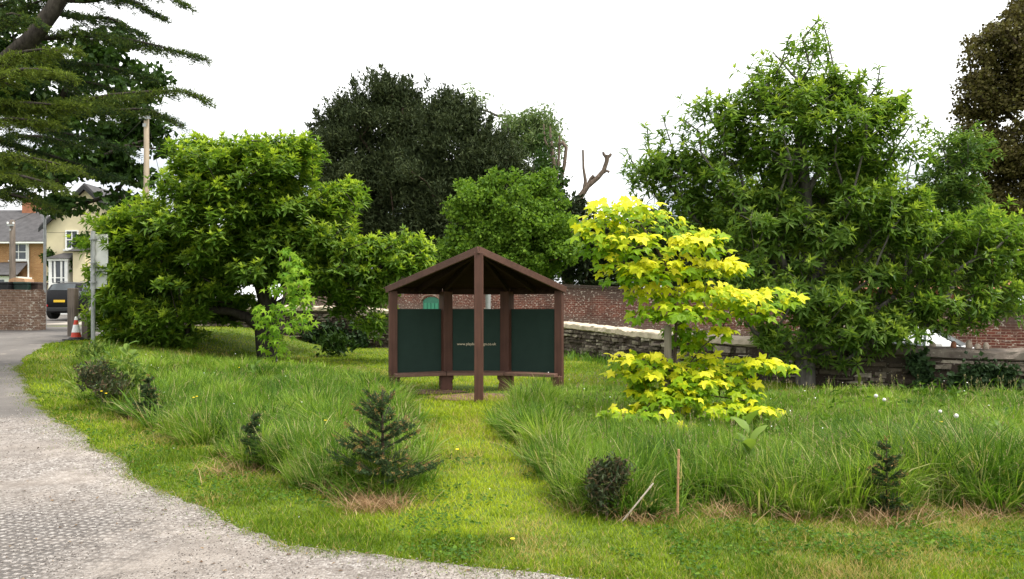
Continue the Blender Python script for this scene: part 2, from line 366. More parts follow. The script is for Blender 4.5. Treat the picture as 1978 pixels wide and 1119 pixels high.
# the road behind the stone wall
u = np.linspace(-20, 24, 120); rin = np.stack([u, np.interp(u, WX, WY) + .25], 1)
def brick_y(x): return 30 - (x - 2.12) * 10 / 10.62
rout = np.stack([u + .1, np.maximum(brick_y(u), rin[:,1] + 1.5)], 1)
sheet('upper_road', rin, rout, np.linspace(0, 1, 20), M['concrete_road'], .012)
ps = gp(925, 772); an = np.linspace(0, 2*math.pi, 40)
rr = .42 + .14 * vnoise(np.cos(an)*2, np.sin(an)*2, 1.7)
for nm, cxy, k in (('shaded_earth', (ps.x + .15, ps.y + .25), 1.5), ('shaded_earth', (ps.x - 1.0, ps.y + 1.0), 1.0)):  # worn soil, enlarged to stand in for shade under the shelter
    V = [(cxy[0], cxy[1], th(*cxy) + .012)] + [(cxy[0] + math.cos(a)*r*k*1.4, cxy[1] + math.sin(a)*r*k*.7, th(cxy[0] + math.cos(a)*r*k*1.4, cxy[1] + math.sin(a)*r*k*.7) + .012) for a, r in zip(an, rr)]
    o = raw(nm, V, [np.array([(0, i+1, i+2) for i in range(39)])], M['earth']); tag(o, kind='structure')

# ---------------------------------------------------------------- vectorised leaves
def nrm(v): return v / (np.linalg.norm(v, axis=-1, keepdims=True) + 1e-9)
def frames(a, n):
    x = nrm(a); z = nrm(n - (n * x).sum(-1, keepdims=True) * x); y = np.cross(z, x)
    return np.stack([x, y, z], -1)
def inst(T, P, Rm, S):
    tv, tf = T; k = len(tv)
    if np.ndim(S) == 1: S = S[:,None]
    V = P[:,None,:] + np.einsum('nij,kj->nki', Rm, tv) * S[:,None,:1]
    Fc = tf[None] + (np.arange(len(P)) * k)[:,None,None]
    return V.reshape(-1, 3), Fc.reshape(-1, tf.shape[1])
def lance(w, fold=.12, droop=.25):
    tv = np.array([(0,0,0), (.38,w,fold*w*2-droop*.14), (.38,-w,fold*w*2-droop*.14), (.42,0,-droop*.18), (1,0,-droop), (.75,w*.62,-droop*.5), (.75,-w*.62,-droop*.5)])
    tf = np.array([(0,3,1),(0,2,3),(3,5,1),(3,4,5),(3,2,6),(3,6,4)]); return tv, tf
def diamond(w, droop=.15):
    return np.array([(0,0,0), (.5,w,-droop*.2+.05), (.5,-w,-droop*.2+.05), (1,0,-droop)]), np.array([(0,2,3),(0,3,1)])
def palmate(lobes, inner=.38, droop=.35, side=.5):
    """maple like outline: list of (angle deg, length)."""
    pts = [(0.0, 0.0)]
    out = [(-.02, .06)]
    for i, (a, l) in enumerate(lobes):
        a0 = R(a)
        if i > 0:
            am = R((a + lobes[i-1][0]) / 2); rr_ = inner * (l + lobes[i-1][1]) / 2 * 1.05; out.append((rr_*math.cos(am), rr_*math.sin(am)))
        for da, f in ((-13, side*1.18), (0, 1), (13, side*1.18)):
            out.append((l*f*math.cos(a0 + R(da)), l*f*math.sin(a0 + R(da))))
    out.append((-.02, -.06)) if False else None
    tv = [(0, 0, 0.0)] + [(x, y, -droop*(x*x + y*y)) for x, y in out]
    n = len(out); tf = [(0, i+1, i+2) for i in range(n-1)] + [(0, n, 1)]
    return np.array(tv), np.array(tf)
LOB5 = [(-125,.45), (-62,.80), (0,1.0), (62,.80), (125,.45)]
T_MAPLE = palmate(LOB5, .55, .38, .66); T_GUM = palmate([(-120,.55), (-60,.9), (0,1.0), (60,.9), (120,.55)], .36, .3, .5)
def rand_dir(n, up=0.0):
    v = rng.normal(size=(n, 3)); v = nrm(v); v[:,2] += up; return nrm(v)

# ---------------------------------------------------------------- tree skeletons
def sweep(chains, sides=6):
    V = []; Fq = []; b = 0
    for P, r in chains:
        P = np.asarray(P, float); n = len(P)
        t = nrm(np.gradient(P, axis=0)); ref = np.array([.31, .17, .93]) if abs(t[0][2]) < .9 else np.array([1., .1, 0])
        a = nrm(np.cross(t, ref)); c = np.cross(t, a); s = sides if max(r) > .02 else 4
        an = np.arange(s) * 2 * math.pi / s
        ring = P[:,None,:] + (a[:,None,:]*np.cos(an)[None,:,None] + c[:,None,:]*np.sin(an)[None,:,None]) * np.asarray(r)[:,None,None]
        V.append(ring.reshape(-1, 3)); ii = np.arange(n*s).reshape(n, s) + b; jj = np.roll(ii, -1, 1)
        Fq.append(np.stack([ii[:-1], jj[:-1], jj[1:], ii[1:]], -1).reshape(-1, 4)); b += n * s
    return np.concatenate(V), np.concatenate(Fq)
def skeleton(trunk, targets, r0, rtip=.012, seg=.45, sag=.12, pw=.5, up=0.0):
    """trunk: list of points; targets (n,3). Grows a branch to every target from the best node. Returns chains."""
    nodes = [np.array(p, float) for p in trunk]; par = [-1] + list(range(len(trunk)-1)); plen = [0.0]
    for i in range(1, len(nodes)): plen.append(plen[-1] + np.linalg.norm(nodes[i]-nodes[i-1]))
    T = np.asarray(targets); tr = np.array(nodes)
    order = np.argsort(np.min(np.linalg.norm(T[:,None]-tr[None], axis=2), axis=1)); ends = []
    for i in order:
        A = np.array(nodes); d = T[i] - A; dist = np.linalg.norm(d, axis=1)
        cost = dist + .35*np.array(plen) + np.clip(-d[:,2], 0, 9)*.8
        cost += up*np.clip(.9*np.hypot(d[:,0], d[:,1]) - d[:,2], 0, 9); cost[0] += 99
        j = int(np.argmin(cost)); n = max(1, int(dist[j] / seg)); p0 = nodes[j]; prev = j
        for k in range(1, n+1):
            t = k / n; p = p0 + d[j]*t; p[2] += sag*dist[j]*math.sin(math.pi*t)*(1 if d[j][2] > -.2 else .4)
            if k < n: p = p + rng.normal(size=3)*.05*seg*2
            nodes.append(p); par.append(prev); plen.append(plen[prev] + dist[j]/n); prev = len(nodes)-1
        ends.append(prev)
    cnt = np.zeros(len(nodes))
    for e in ends: cnt[e] += 1
    for i in range(len(nodes)-1, 0, -1): cnt[par[i]] += cnt[i]      # parents precede children
    cnt = np.maximum(cnt, .3); rad = rtip * cnt**pw; rad = rad * (1 + (r0/rad[0]-1) * (cnt/cnt[0])**.35)
    for i in range(len(trunk)): rad[i] = max(rad[i], r0*(1-.62*i/len(trunk)))
    ch = {}
    for i in range(1, len(nodes)): ch.setdefault(par[i], []).append(i)
    chains = []; st = [(0, None)]
    while st:
        i, p = st.pop(); c = [] if p is None else [p]; rr_ = [] if p is None else [min(rad[p], rad[i]*1.25)]
        c.append(i); rr_.append(rad[i])
        while i in ch:
            kids = sorted(ch[i], key=lambda q_: -rad[q_])
            for o_ in kids[1:]: st.append((o_, i))
            i = kids[0]; c.append(i); rr_.append(rad[i])
        if len(c) > 1: chains.append((np.array([nodes[q_] for q_ in c]), rr_))
    return chains
def blobs(ell, Y, n, shell=.55, dscale=1.0):
    """points in a union of ellipsoids given in photo pixels at depth Y: (px, py, rx, ry[, dY[, weight]])"""
    ws = np.array([e[2]*e[3]*(e[5] if len(e) > 5 else 1) for e in ell], float); ws /= ws.sum(); P = []
    for e, w_ in zip(ell, ws):
        k = max(2, int(round(n*w_))); y = Y + (e[4] if len(e) > 4 else 0); c = np.array(pt(e[0], e[1], y))
        rx, rz = e[2]/F*y, e[3]/F*y; ry = (rx+rz)/2*dscale
        d = rand_dir(k); rad = (shell + (1-shell)*rng.random(k))**.6 * rng.uniform(.55, 1.04, k)
        P.append(c + d*rad[:,None]*np.array([rx, ry, rz]))
    return np.concatenate(P)
def out_dir(P, C): return nrm(P - C)
def rosettes(P, A, n_leaf, T, size, spread=(55, 100), young=(0,0), ysize=.6):
    """whorls of leaves round shoot tips P with axes A"""
    N = len(P); k = n_leaf + young[0]
    Rf = frames(nrm(A), rand_dir(N)); ax, u_, v_ = Rf[...,0], Rf[...,1], Rf[...,2]
    az = (np.arange(k)*2.4)[None] + rng.random((N,1))*6.28 + rng.normal(size=(N,k))*.25
    el = np.radians(np.concatenate([rng.uniform(*spread, (N, n_leaf)), rng.uniform(10, 50, (N, young[0]))], 1))
    rad = u_[:,None]*np.cos(az)[...,None] + v_[:,None]*np.sin(az)[...,None]
    d = ax[:,None]*np.cos(el)[...,None] + rad*np.sin(el)[...,None]; nn = ax[:,None]*np.sin(el)[...,None] - rad*np.cos(el)[...,None]
    S = size*rng.uniform(.7, 1.2, (N,k)); S[:, n_leaf:] *= ysize
    off = -ax[:,None]*(rng.random((N,k,1)) * size*.5); off[:, n_leaf:] = ax[:,None]*size*.12
    V, Fc = inst(T, (P[:,None]+off).reshape(-1,3), frames(d.reshape(-1,3), nn.reshape(-1,3)), S.ravel())
    m = len(T[1]); rnd = np.clip(rng.normal(.5, .22, (N,k)) + rng.normal(0, .12, (N,1)), 0, 1)
    age_or_lit = np.zeros((N,k)); age_or_lit[:, n_leaf:] = rng.uniform(.45, 1, (N, young[0])); age_or_lit[:, :n_leaf] = rng.random((N, n_leaf))**4*.5
    if young[1] is not None and young[0]:
        off_ = rng.random(N) > young[1]; age_or_lit[off_] *= .15
    return V, Fc, np.repeat(rnd.ravel(), m), np.repeat(age_or_lit.ravel(), m)
def cloud(P, T, size, up=.6, rv=(.6, 1.3), rmean=.5, axes=None, axdown=-.2):
    N = len(P); a = rand_dir(N, axdown) if axes is None else nrm(axes + rng.normal(size=(N,3))*.35)
    n = rand_dir(N, up); V, Fc = inst(T, P, frames(a, n), size*rng.uniform(*rv, N)); m = len(T[1])
    return V, Fc, np.repeat(np.clip(rng.normal(rmean, .25, N), 0, 1), m), np.repeat(rng.random(N)**3, m)
def spread_pts(C, per, rad, flat=.7):
    N = len(C); d = rand_dir(N*per)*(rng.random((N*per,1))**.45)*np.array([1,1,flat])
    r = rad*rng.uniform(.65, 1.3, (N,1)).repeat(per, 0)
    return np.repeat(C, per, 0) + d*r
def tree(name, label, cat, base, trunk, targets, r0, bark, parts, group=None, rtip=.012, seg=.45, twigs=None, sides=7, pw=.5, sag=.12, up=0.0):
    root = empty(name, base, label, cat, group)
    ch = skeleton(trunk, targets, r0, rtip, seg, pw=pw, sag=sag, up=up)
    if twigs is not None: ch += [((a, (np.asarray(a)+np.asarray(b))/2 + np.array([0,0,.02]), b), (rtip*.6, rtip*.5, rtip*.3)) for a, b in zip(*twigs)]
    V, Fq = sweep(ch, sides); raw('trunk', V, [Fq], bark, root, smooth=True)
    V, Fc, rn, ag = parts; raw('crown', V, [Fc], M[name+'_leaf'] if name+'_leaf' in M else parts[4], root, {'rnd': rn, 'age_or_lit': ag})
    return root
def join(*parts):
    V = []; Fc = []; rn = []; ag = []; b = 0
    for v, f, r_, a in parts: V.append(v); Fc.append(f+b); b += len(v); rn.append(r_); ag.append(a)
    return np.concatenate(V), np.concatenate(Fc), np.concatenate(rn), np.concatenate(ag)
BARK = bark_mat('dark_bark', (.022,.019,.016), (.075,.064,.054)); BARK2 = bark_mat('grey_bark', (.06,.055,.048), (.16,.145,.13)); BARK3 = bark_mat('brown_bark', (.04,.028,.02), (.11,.08,.06))
M['leafy_tree_leaf'] = leaf_mat('leafy_tree_leaf', [(0, (.052,.115,.013)), (.5, (.104,.200,.020)), (1, (.170,.270,.034))], (.38,.49,.042), .45, .48, .25)
M['chestnut_tree_leaf'] = leaf_mat('chestnut_leaf', [(0, (.054,.118,.019)), (.5, (.104,.192,.028)), (1, (.165,.255,.044))], (.31,.41,.05), .47, .5, .22)
M['yew_tree_leaf'] = leaf_mat('yew_leaf', [(0, (.022,.034,.013)), (.5, (.040,.056,.021)), (1, (.066,.082,.030))], None, .1, .7, .15)
M['hornbeam_tree_leaf'] = leaf_mat('hornbeam_leaf', [(0, (.040,.092,.010)), (.5, (.082,.165,.016)), (1, (.140,.250,.026))], (.20,.32,.035), .38)
M['willow_tree_leaf'] = leaf_mat('willow_leaf', [(0, (.08,.13,.045)), (.5, (.13,.19,.07)), (1, (.20,.25,.11))], None, .35)
M['copper_tree_leaf'] = leaf_mat('copper_leaf', [(0, (.034,.028,.011)), (.4, (.072,.060,.018)), (.75, (.120,.104,.030)), (1, (.15,.15,.045))], None, .2)
M['evergreen_tree_leaf'] = leaf_mat('evergreen_leaf', [(0, (.012,.019,.008)), (.5, (.022,.034,.013)), (1, (.042,.06,.022))], None, .1, .7, .15)
M['oak_tree_leaf'] = leaf_mat('oak_leaf', [(0, (.014,.034,.007)), (.5, (.027,.060,.009)), (1, (.052,.102,.015))], None, .25)
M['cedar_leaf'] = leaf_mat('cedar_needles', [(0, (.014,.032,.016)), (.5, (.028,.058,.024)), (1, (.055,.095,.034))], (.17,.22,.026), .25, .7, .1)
M['maple_leaf'] = leaf_mat('golden_maple_leaf', [(0, (.11,.23,.005)), (.38, (.24,.37,.006)), (.66, (.60,.62,.012)), (1, (.88,.80,.06))], None, .4, .5, .2, 1.1)
M['gum_leaf'] = leaf_mat('sweetgum_leaf', [(0, (.08,.20,.012)), (.5, (.17,.32,.018)), (1, (.30,.44,.035))], None, .4, .5)

# ---------------------------------------------------------------- left leafy tree (broad whorled leaves)
E = [(470,375,150,105),(400,440,170,120),(265,500,100,85),(248,570,72,80),(330,560,140,85),(590,440,85,80),(640,505,105,75),(745,520,80,55),(560,345,50,75),
     (232,440,38,40),(650,400,38,50),(690,565,65,50),(725,600,25,45),(300,632,100,45),(430,600,60,40,1.5),(400,330,70,55),(530,480,110,90),(800,500,25,40),(220,600,34,50),(340,520,160,110,3),(560,470,150,110,3),(545,308,60,45),(450,305,65,40),(590,300,25,40),(380,310,50,40),(790,500,38,50,0,1.5),(740,490,45,45),(675,385,25,40),(215,455,30,55)]
base = gp(517, 694); Yt = base.y
C = blobs(E, Yt-1.0, 640, .55, 1.1); C = C[C[:,2] > .35]
Pr = spread_pts(C, 14, .52, .5); dz = (Pr-np.repeat(C,14,0))[:,2]; k_ = Pr[:,2] > .22; Pr = Pr[k_]; dz = dz[k_]; yp = np.clip(.35+dz/.22, .05, .95)  # paler young leaves weighted to pad tops, adding highlights through colour
cen = np.array([base.x-.3, Yt-.5, 2.4]); Ax = nrm(out_dir(Pr, cen)*.6 + np.array([0,0,.95]) + rng.normal(size=Pr.shape)*.25)
T_L = lance(.16, .25, .28)
tw = rng.choice(len(Pr), 900, replace=False); near = np.argmin(np.linalg.norm(Pr[tw][:,None]-C[None], axis=2), 1)
tk = [base + Vector((0,0,-.2)), pt(512,640,Yt), pt(520,600,Yt), pt(508,560,Yt), pt(490,500,Yt), pt(480,440,Yt), pt(470,380,Yt)]
sp2 = np.array([pt(a+rng.uniform(-8,8), b+rng.uniform(-6,10), Yt-1+rng.uniform(-1.6,1.2)) for a, b in [(330,312),(352,298),(375,286),(395,292),(412,280),(436,276),(452,272),(480,268),(500,274),(520,268),(542,258),(556,262),(572,278),(592,288),(606,296),(318,330),(222,402),(240,396),(206,430),(640,368),(655,360),(668,372),(680,392),(782,446),(798,452),(815,480),(770,470),(690,430),(705,470),(740,482),(610,350),(300,370),(262,420)] for _ in range(2)])
Ps = np.concatenate([sp2 + np.array([0,0,-.13*k]) + rng.normal(size=sp2.shape)*.05 for k in range(6)]); As = nrm(rng.normal(size=Ps.shape)*.3 + np.array([0,0,1]))
tree('leafy_tree', 'broad green tree with whorled glossy leaves and low branches, left of the shelter', 'tree', base, tk, np.concatenate([C, sp2]), .30, BARK,
     join(rosettes(Pr, Ax, 8, T_L, .25, (55, 105), (7, yp), .72), rosettes(Ps, As, 6, T_L, .22, (40, 95), (5, .8), .75)), twigs=(C[near], Pr[tw]))

# ---------------------------------------------------------------- sweet chestnut on the right
E = [(1545,270,150,120),(1400,290,100,90),(1300,330,70,70),(1680,290,80,100),(1360,420,120,95),(1500,430,140,100),(1650,430,140,110),(1480,540,140,70,-.3,.6),(1610,580,120,100),
     (1790,480,130,80),(1890,490,100,95),(1905,600,70,40,-.5,.8),(1720,600,100,55),(1580,690,70,28),(1590,150,45,60),(1500,190,40,50,0,.6),(1440,200,30,40,0,.6),(1640,190,40,40,0,.6),(1960,540,60,80),
     (1240,330,35,50,0,.7),(1730,220,25,40,0,.5),(1600,400,160,120,2),(1480,400,140,100,2),(1740,400,70,70),(1760,610,70,45,-.4),(1830,560,90,50,-.5),(1830,622,50,12,-.6,.4),(1735,650,42,22,-.5,2.2),(1640,650,80,35,-.3),(1500,640,50,50),(1940,450,50,60),(1580,330,130,90,1),(1425,205,48,40,0,.9),(1645,180,55,50,0,.9),(1480,155,38,36,0,.8),(1705,225,45,48,0,.9),(1360,220,35,35,0,.7)]
base = gp(1557, 748); Yt = base.y
C = blobs(E, Yt-.2, 600, .35, 1.0); C = C[(C[:,2] > .5)]
spr = [(1492,100),(1525,70),(1560,60),(1590,45),(1545,105),(1580,110),(1470,130),(1700,130),(1695,165),(1740,185),(1210,290),(1250,245),(1280,225),(1365,175),(1395,190),(1450,150),(1510,120),(1535,85),(1575,75),(1600,80),(1500,140),(1565,130),(1620,150),(1480,160),(1580,40),(1550,75),(1610,130),(1660,150),(1225,320),(1320,230)]
SP = np.array([pt(a, b, Yt + rng.uniform(-.7,.7)) for a, b in spr])
Pr = spread_pts(C, 10, .42, .6); dz = (Pr-np.repeat(C,10,0))[:,2]; k_ = Pr[:,2] > .45; Pr = Pr[k_]; yp = np.clip(.3+dz[k_]/.24, .05, .9)
cen = np.array([base.x, Yt, 3.0]); Ax = nrm(out_dir(Pr, cen)*.7 + np.array([0,0,.9]) + rng.normal(size=Pr.shape)*.3)
Ps = np.concatenate([SP + np.array([0,0,-.075*k]) + rng.normal(size=SP.shape)*.035 for k in range(9)]); As = nrm(rng.normal(size=Ps.shape)*.25 + np.array([0,0,1]))
T_C = lance(.15, .25, .38)
tw = rng.choice(len(Pr), 1600, replace=False); near = np.argmin(np.linalg.norm(Pr[tw][:,None]-C[None], axis=2), 1)
tk = [base + Vector((0,0,-.2)), pt(1556,700,Yt), pt(1560,640,Yt), pt(1572,560,Yt), pt(1566,470,Yt), pt(1556,380,Yt), pt(1550,300,Yt), pt(1550,200,Yt)]
tree('chestnut_tree', 'tall open green tree with long narrow leaves behind the golden sapling', 'tree', base, tk, np.concatenate([C, SP]), .19, BARK2,
     join(rosettes(Pr, Ax, 7, T_C, .185, (50, 108), (6, yp), .75), rosettes(Ps, As, 5, T_C, .17, (35, 90), (2, .5), .6)), twigs=(C[near], Pr[tw]), rtip=.011, up=.9, sag=-.05)
# same kind further back
base = Vector(((1835-CX)/F*21.5, 24, th((1835-CX)/F*21.5, 24)))
C = blobs([(1835,320,55,95),(1870,290,35,60),(1800,380,70,60),(1860,400,80,70)], 23, 110, .3); Pr = spread_pts(C, 9, .6, .8)
Ax = nrm(out_dir(Pr, np.array([base.x, 23, 3.])) + np.array([0,0,.6]) + rng.normal(size=Pr.shape)*.4)
M['slender_tree_leaf'] = leaf_mat('slender_leaf', [(0, (.04,.090,.02)), (.5, (.075,.145,.03)), (1, (.13,.20,.045))], (.20,.28,.05), .4)
tree('slender_tree', 'slender paler green tree standing in front of the brownish tree at right', 'tree', base, [base, pt(1835,560,24), pt(1838,440,23.5), pt(1838,330,23)], C, .13, BARK2,
     rosettes(Pr, Ax, 6, T_C, .22, (45,105), (2, .5), .6), rtip=.01)

# ---------------------------------------------------------------- background trees
def bgtree(name, label, px, Y, E, n, per, rad, T, size, r0, bark, group=None, up=.5, axdown=-.2, flat=.75, rmean=.5, top=None, shell=.6, rtip=.03, Et=None):
    x = (px-CX)/F*Y; b = Vector((x, Y, th(x, Y)-.1)); C = blobs(E, Y, n, shell, .9); C = C[C[:,2] > b.z+.3]
    P = spread_pts(C, per, rad, flat); P = P[P[:,2] > b.z+.2]
    if Et:
        C2 = blobs(Et[0], Y, Et[1], .2); P2 = spread_pts(C2, Et[2], Et[3], 1.0); P = np.concatenate([P, P2]); C = np.concatenate([C, C2])
    top = top or (px, min(e[1] for e in E)+60); cen = np.array([x, Y, b.z])
    tk = [b, b.lerp(pt(*top, Y), .25), b.lerp(pt(*top, Y), .5), b.lerp(pt(*top, Y), .75), pt(*top, Y)]
    return tree(name, label, 'tree', b, tk, C[::3] if len(C) > 150 else C, r0, bark, cloud(P, T, size, up, rmean=rmean, axdown=axdown), group, rtip, .9)
T_Y = diamond(.17, .3); T_N = lance(.16, .2, .35); T_B = diamond(.32, .2)
def yew_sprays(tips, Y):       # upright feathery leaders that break the outline
    P = []; 
    for a, b, l in tips:
        p = np.array(pt(a, b, Y)); s = l/F*Y
        for k in range(220):
            t = rng.random(); P.append(p + np.array([rng.normal()*.10*s*(.12+t) + .30*s*t*(1 if a < 740 else -1), rng.normal()*.12*s, -t*s]))
    return np.array(P)
def yew(label, px, Y, E, n, tips):
    x = (px-CX)/F*Y; b = Vector((x, Y, th(x, Y)-.1)); C = blobs(E, Y, n, .65, .8); C = C[C[:,2] > b.z+.3]
    C = np.concatenate([C, C[rng.choice(len(C), n//3)] + rng.normal(size=(n//3,3))*.35])
    P = spread_pts(C, 150, .95, .85); cl = out_dir(P, np.array([x, Y, 5.]))
    a = nrm(cl*.6 + rng.normal(size=P.shape)*.5 + np.array([0,0,.15])); V1 = cloud(P, T_Y, .30, .5, (.5, 1.3), axes=a)
    Q = yew_sprays(tips, Y); a2 = nrm(rng.normal(size=Q.shape)*.5 + np.array([0,0,1.1])); V2 = cloud(Q, T_Y, .34, .4, (.5, 1.2), axes=a2)
    t0 = pt(px, min(e[1] for e in E)+130, Y); tk = [b, b.lerp(t0, .25), b.lerp(t0, .5), b.lerp(t0, .75), t0]
    tree('yew_tree', label, 'tree', b, tk, C[::5], .55, BARK3, join(V1, V2), 'dark yews behind the shelter', .04, 1.2)
yew('taller dark yew with feathery pointed top behind the left leafy tree', 735, 49, [(740,270,120,110),(690,340,105,110),(640,310,55,85),(735,190,50,40),(800,400,150,110),(690,440,95,80),(740,400,120,120),(740,230,95,85),(700,270,80,80),(790,260,80,80),(690,350,90,70),(770,340,90,70),(740,500,130,80),(640,470,60,80),(830,480,80,80),(800,430,110,90),(860,420,70,70)], 600,
    [(738,130,95),(718,138,80),(762,152,60),(682,148,95),(795,150,75),(828,152,110),(700,185,60),(770,170,60),(655,190,60),(610,215,55),(596,240,50),(635,215,50),(680,160,50),(590,300,40),(750,145,50),(782,150,45),(812,180,60)])
yew('rounded dark yew with brownish top, right of the taller yew', 900, 46, [(880,270,80,85),(940,310,75,75),(920,400,130,95),(1030,385,36,55),(860,230,50,45),(975,390,75,80),(860,480,100,80),(1000,500,110,70),(880,400,90,80),(830,350,70,70)], 430,
    [(865,180,40),(890,185,40),(840,195,40),(915,195,45),(950,225,40)])
bgtree('hornbeam_tree', 'dense bright green round tree above the shelter roof', 990, 38, [(985,410,110,85),(905,450,65,75),(1000,480,130,75),(1075,460,45,80),(960,510,120,50),(930,380,50,40),(1040,370,45,45)], 330, 170, .55, diamond(.40,.2), .175, .32, BARK3, up=.7, shell=.7)
bgtree('willow_tree', 'wispy pale green tree showing over the right shoulder of the yews', 1000, 58, [(1010,262,55,48),(1055,285,32,50),(1040,250,40,40),(1000,310,50,50)], 120, 80, .9, T_N, .36, .3, BARK2,
       Et=([(920,190,35,28),(985,225,30,18),(1050,225,28,22),(1070,240,15,18)], 40, 14, .8), up=.3)
bgtree('copper_tree', 'tall dense brownish olive tree at the right edge', 2030, 31, [(1995,110,105,110),(1950,250,90,110),(2060,180,150,200),(1960,380,95,110),(1935,140,50,60),(2060,400,140,130),(1925,330,60,80),(1895,190,45,60),(1900,100,40,50),(1950,440,80,60),(1880,270,35,50),(1985,40,55,60),(2050,-20,100,90),(1960,80,60,60)], 420, 210, .60, diamond(.36,.25), .145, .5, BARK3, shell=.7, rmean=.55)
bgtree('evergreen_tree', 'near black evergreen beside the bright round tree, behind the brick wall', 1150, 41, [(1150,490,60,80),(1110,430,35,60),(1190,510,60,55),(1225,470,40,60)], 150, 90, .8, T_N, .34, .25, BARK3, 'dark evergreens behind the brick wall')
bgtree('evergreen_tree', 'dark evergreen behind the left half of the open narrow-leaved tree', 1360, 36, [(1340,480,120,85),(1420,470,100,90),(1270,510,50,50),(1450,545,80,50),(1250,460,40,50)], 190, 75, .85, T_B, .34, .28, BARK3, 'dark evergreens behind the brick wall')
bgtree('evergreen_tree', 'dark evergreen behind the right half of the open narrow-leaved tree', 1650, 34, [(1580,470,110,85),(1720,470,120,85),(1830,480,90,70)], 150, 75, .85, T_B, .34, .28, BARK3, 'dark evergreens behind the brick wall')
bgtree('oak_tree', 'dark deciduous tree with ragged leaf clumps behind the cedar', -170, 26, [(240,210,75,70),(180,300,120,85),(90,170,140,110),(300,150,35,35),(225,385,45,28),(320,290,25,22),(280,235,50,40),(60,330,100,50),(130,395,70,25),(255,330,45,30),(200,90,70,60),(30,60,80,80)], 230, 62, .52, diamond(.38,.2), .24, .42, BARK, shell=.3, flat=.55, rtip=.02)

# pollarded tree
POL = empty('pollarded_tree', (pt(1100,560,43).x, 43, 1.0), 'bare pollarded tree with knobbly stubs against the white sky', 'tree')
def plist(l, Y): return np.array([pt(a, b, Y) for a, b in l])
ch = [(plist([(1096,575),(1098,500),(1105,430),(1118,385),(1135,360),(1155,343),(1166,330),(1172,312),(1173,300)], 43), [.5,.45,.38,.27,.22,.2,.18,.17,.22]),
      (plist([(1128,368),(1131,350),(1127,325),(1126,290)], 43), [.16,.14,.1,.085]), (plist([(1133,362),(1140,346),(1147,340)], 43), [.12,.1,.15]),
      (plist([(1160,338),(1172,330),(1177,333)], 43), [.1,.1,.13]), (plist([(1172,306),(1166,298),(1165,294)], 43), [.13,.12,.1]), (plist([(1173,306),(1179,300),(1180,297)], 43), [.13,.12,.1]),
      (plist([(1100,480),(1082,400),(1072,340),(1066,290),(1062,245)], 43), [.3,.24,.2,.15,.09]), (plist([(1078,370),(1090,320),(1094,285),(1086,275),(1080,280)], 43), [.16,.15,.14,.2,.17]),
      (plist([(1075,350),(1080,300),(1081,262)], 43), [.12,.1,.07]), (plist([(1066,300),(1052,270),(1050,240)], 43), [.1,.08,.05])]
ch = [(P_, [q_*.72 for q_ in r_]) for P_, r_ in ch]
V, Fq = sweep(ch, 8); raw('trunk', V, [Fq], bark_mat('pollard_bark', (.07,.05,.038), (.20,.155,.12)), POL, smooth=True)
C = blobs([(1078,420,22,90),(1062,350,18,55),(1095,500,30,60),(1050,300,14,40)], 42.6, 70, .3); Pv = spread_pts(C, 45, .5, 1.0)
V, Fc, rn, ag = cloud(Pv, diamond(.4,.2), .22); raw('ivy_growth', V, [Fc], M['oak_tree_leaf'], POL, {'rnd': rn, 'age_or_lit': ag})

# ---------------------------------------------------------------- cedar
CY = 14.0
cb = Vector((-12.6, CY+1.5, th(-12.6, CY+1.5)-.1)); CE = empty('cedar_tree', cb, 'large cedar with flat layered needle branches at upper left', 'tree')
limb = [cb, Vector((-12.5,15.4,2.5)), pt(-190,330,15), pt(-90,230,14.6), pt(0,128,14.2), pt(60,75,14), pt(100,22,14), pt(150,-60,14)]
ch = [(np.array([limb[0], limb[1], limb[2], pt(-205,150,15.2), pt(-200,-60,15.2), pt(-195,-260,15.2)]), [.5,.45,.4,.36,.3,.22]), (np.array(limb[2:]), [.26,.2,.17,.155,.145,.13])]
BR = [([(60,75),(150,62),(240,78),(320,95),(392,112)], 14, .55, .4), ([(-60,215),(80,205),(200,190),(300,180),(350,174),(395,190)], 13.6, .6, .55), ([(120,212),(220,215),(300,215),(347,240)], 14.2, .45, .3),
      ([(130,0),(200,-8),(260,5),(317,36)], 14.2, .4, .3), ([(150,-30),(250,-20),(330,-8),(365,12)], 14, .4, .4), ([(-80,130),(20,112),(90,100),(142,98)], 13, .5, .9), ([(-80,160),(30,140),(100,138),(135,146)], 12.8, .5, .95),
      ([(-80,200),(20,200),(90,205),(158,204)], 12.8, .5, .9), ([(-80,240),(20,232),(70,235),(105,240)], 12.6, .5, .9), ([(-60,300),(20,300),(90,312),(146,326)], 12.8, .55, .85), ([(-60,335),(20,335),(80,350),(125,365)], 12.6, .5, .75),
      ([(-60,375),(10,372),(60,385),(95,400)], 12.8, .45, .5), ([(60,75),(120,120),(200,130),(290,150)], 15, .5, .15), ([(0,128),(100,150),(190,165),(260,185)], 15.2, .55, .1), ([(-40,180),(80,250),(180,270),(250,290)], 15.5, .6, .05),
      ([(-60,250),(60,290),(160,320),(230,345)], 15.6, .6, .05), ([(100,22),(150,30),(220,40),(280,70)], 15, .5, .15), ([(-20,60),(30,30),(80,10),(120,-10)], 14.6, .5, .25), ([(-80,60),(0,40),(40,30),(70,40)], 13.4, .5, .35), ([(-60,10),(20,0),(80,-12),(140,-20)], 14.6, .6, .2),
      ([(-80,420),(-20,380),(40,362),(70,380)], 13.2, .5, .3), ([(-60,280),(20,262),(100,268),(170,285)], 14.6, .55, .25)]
PP = []; AA = []; AG = []
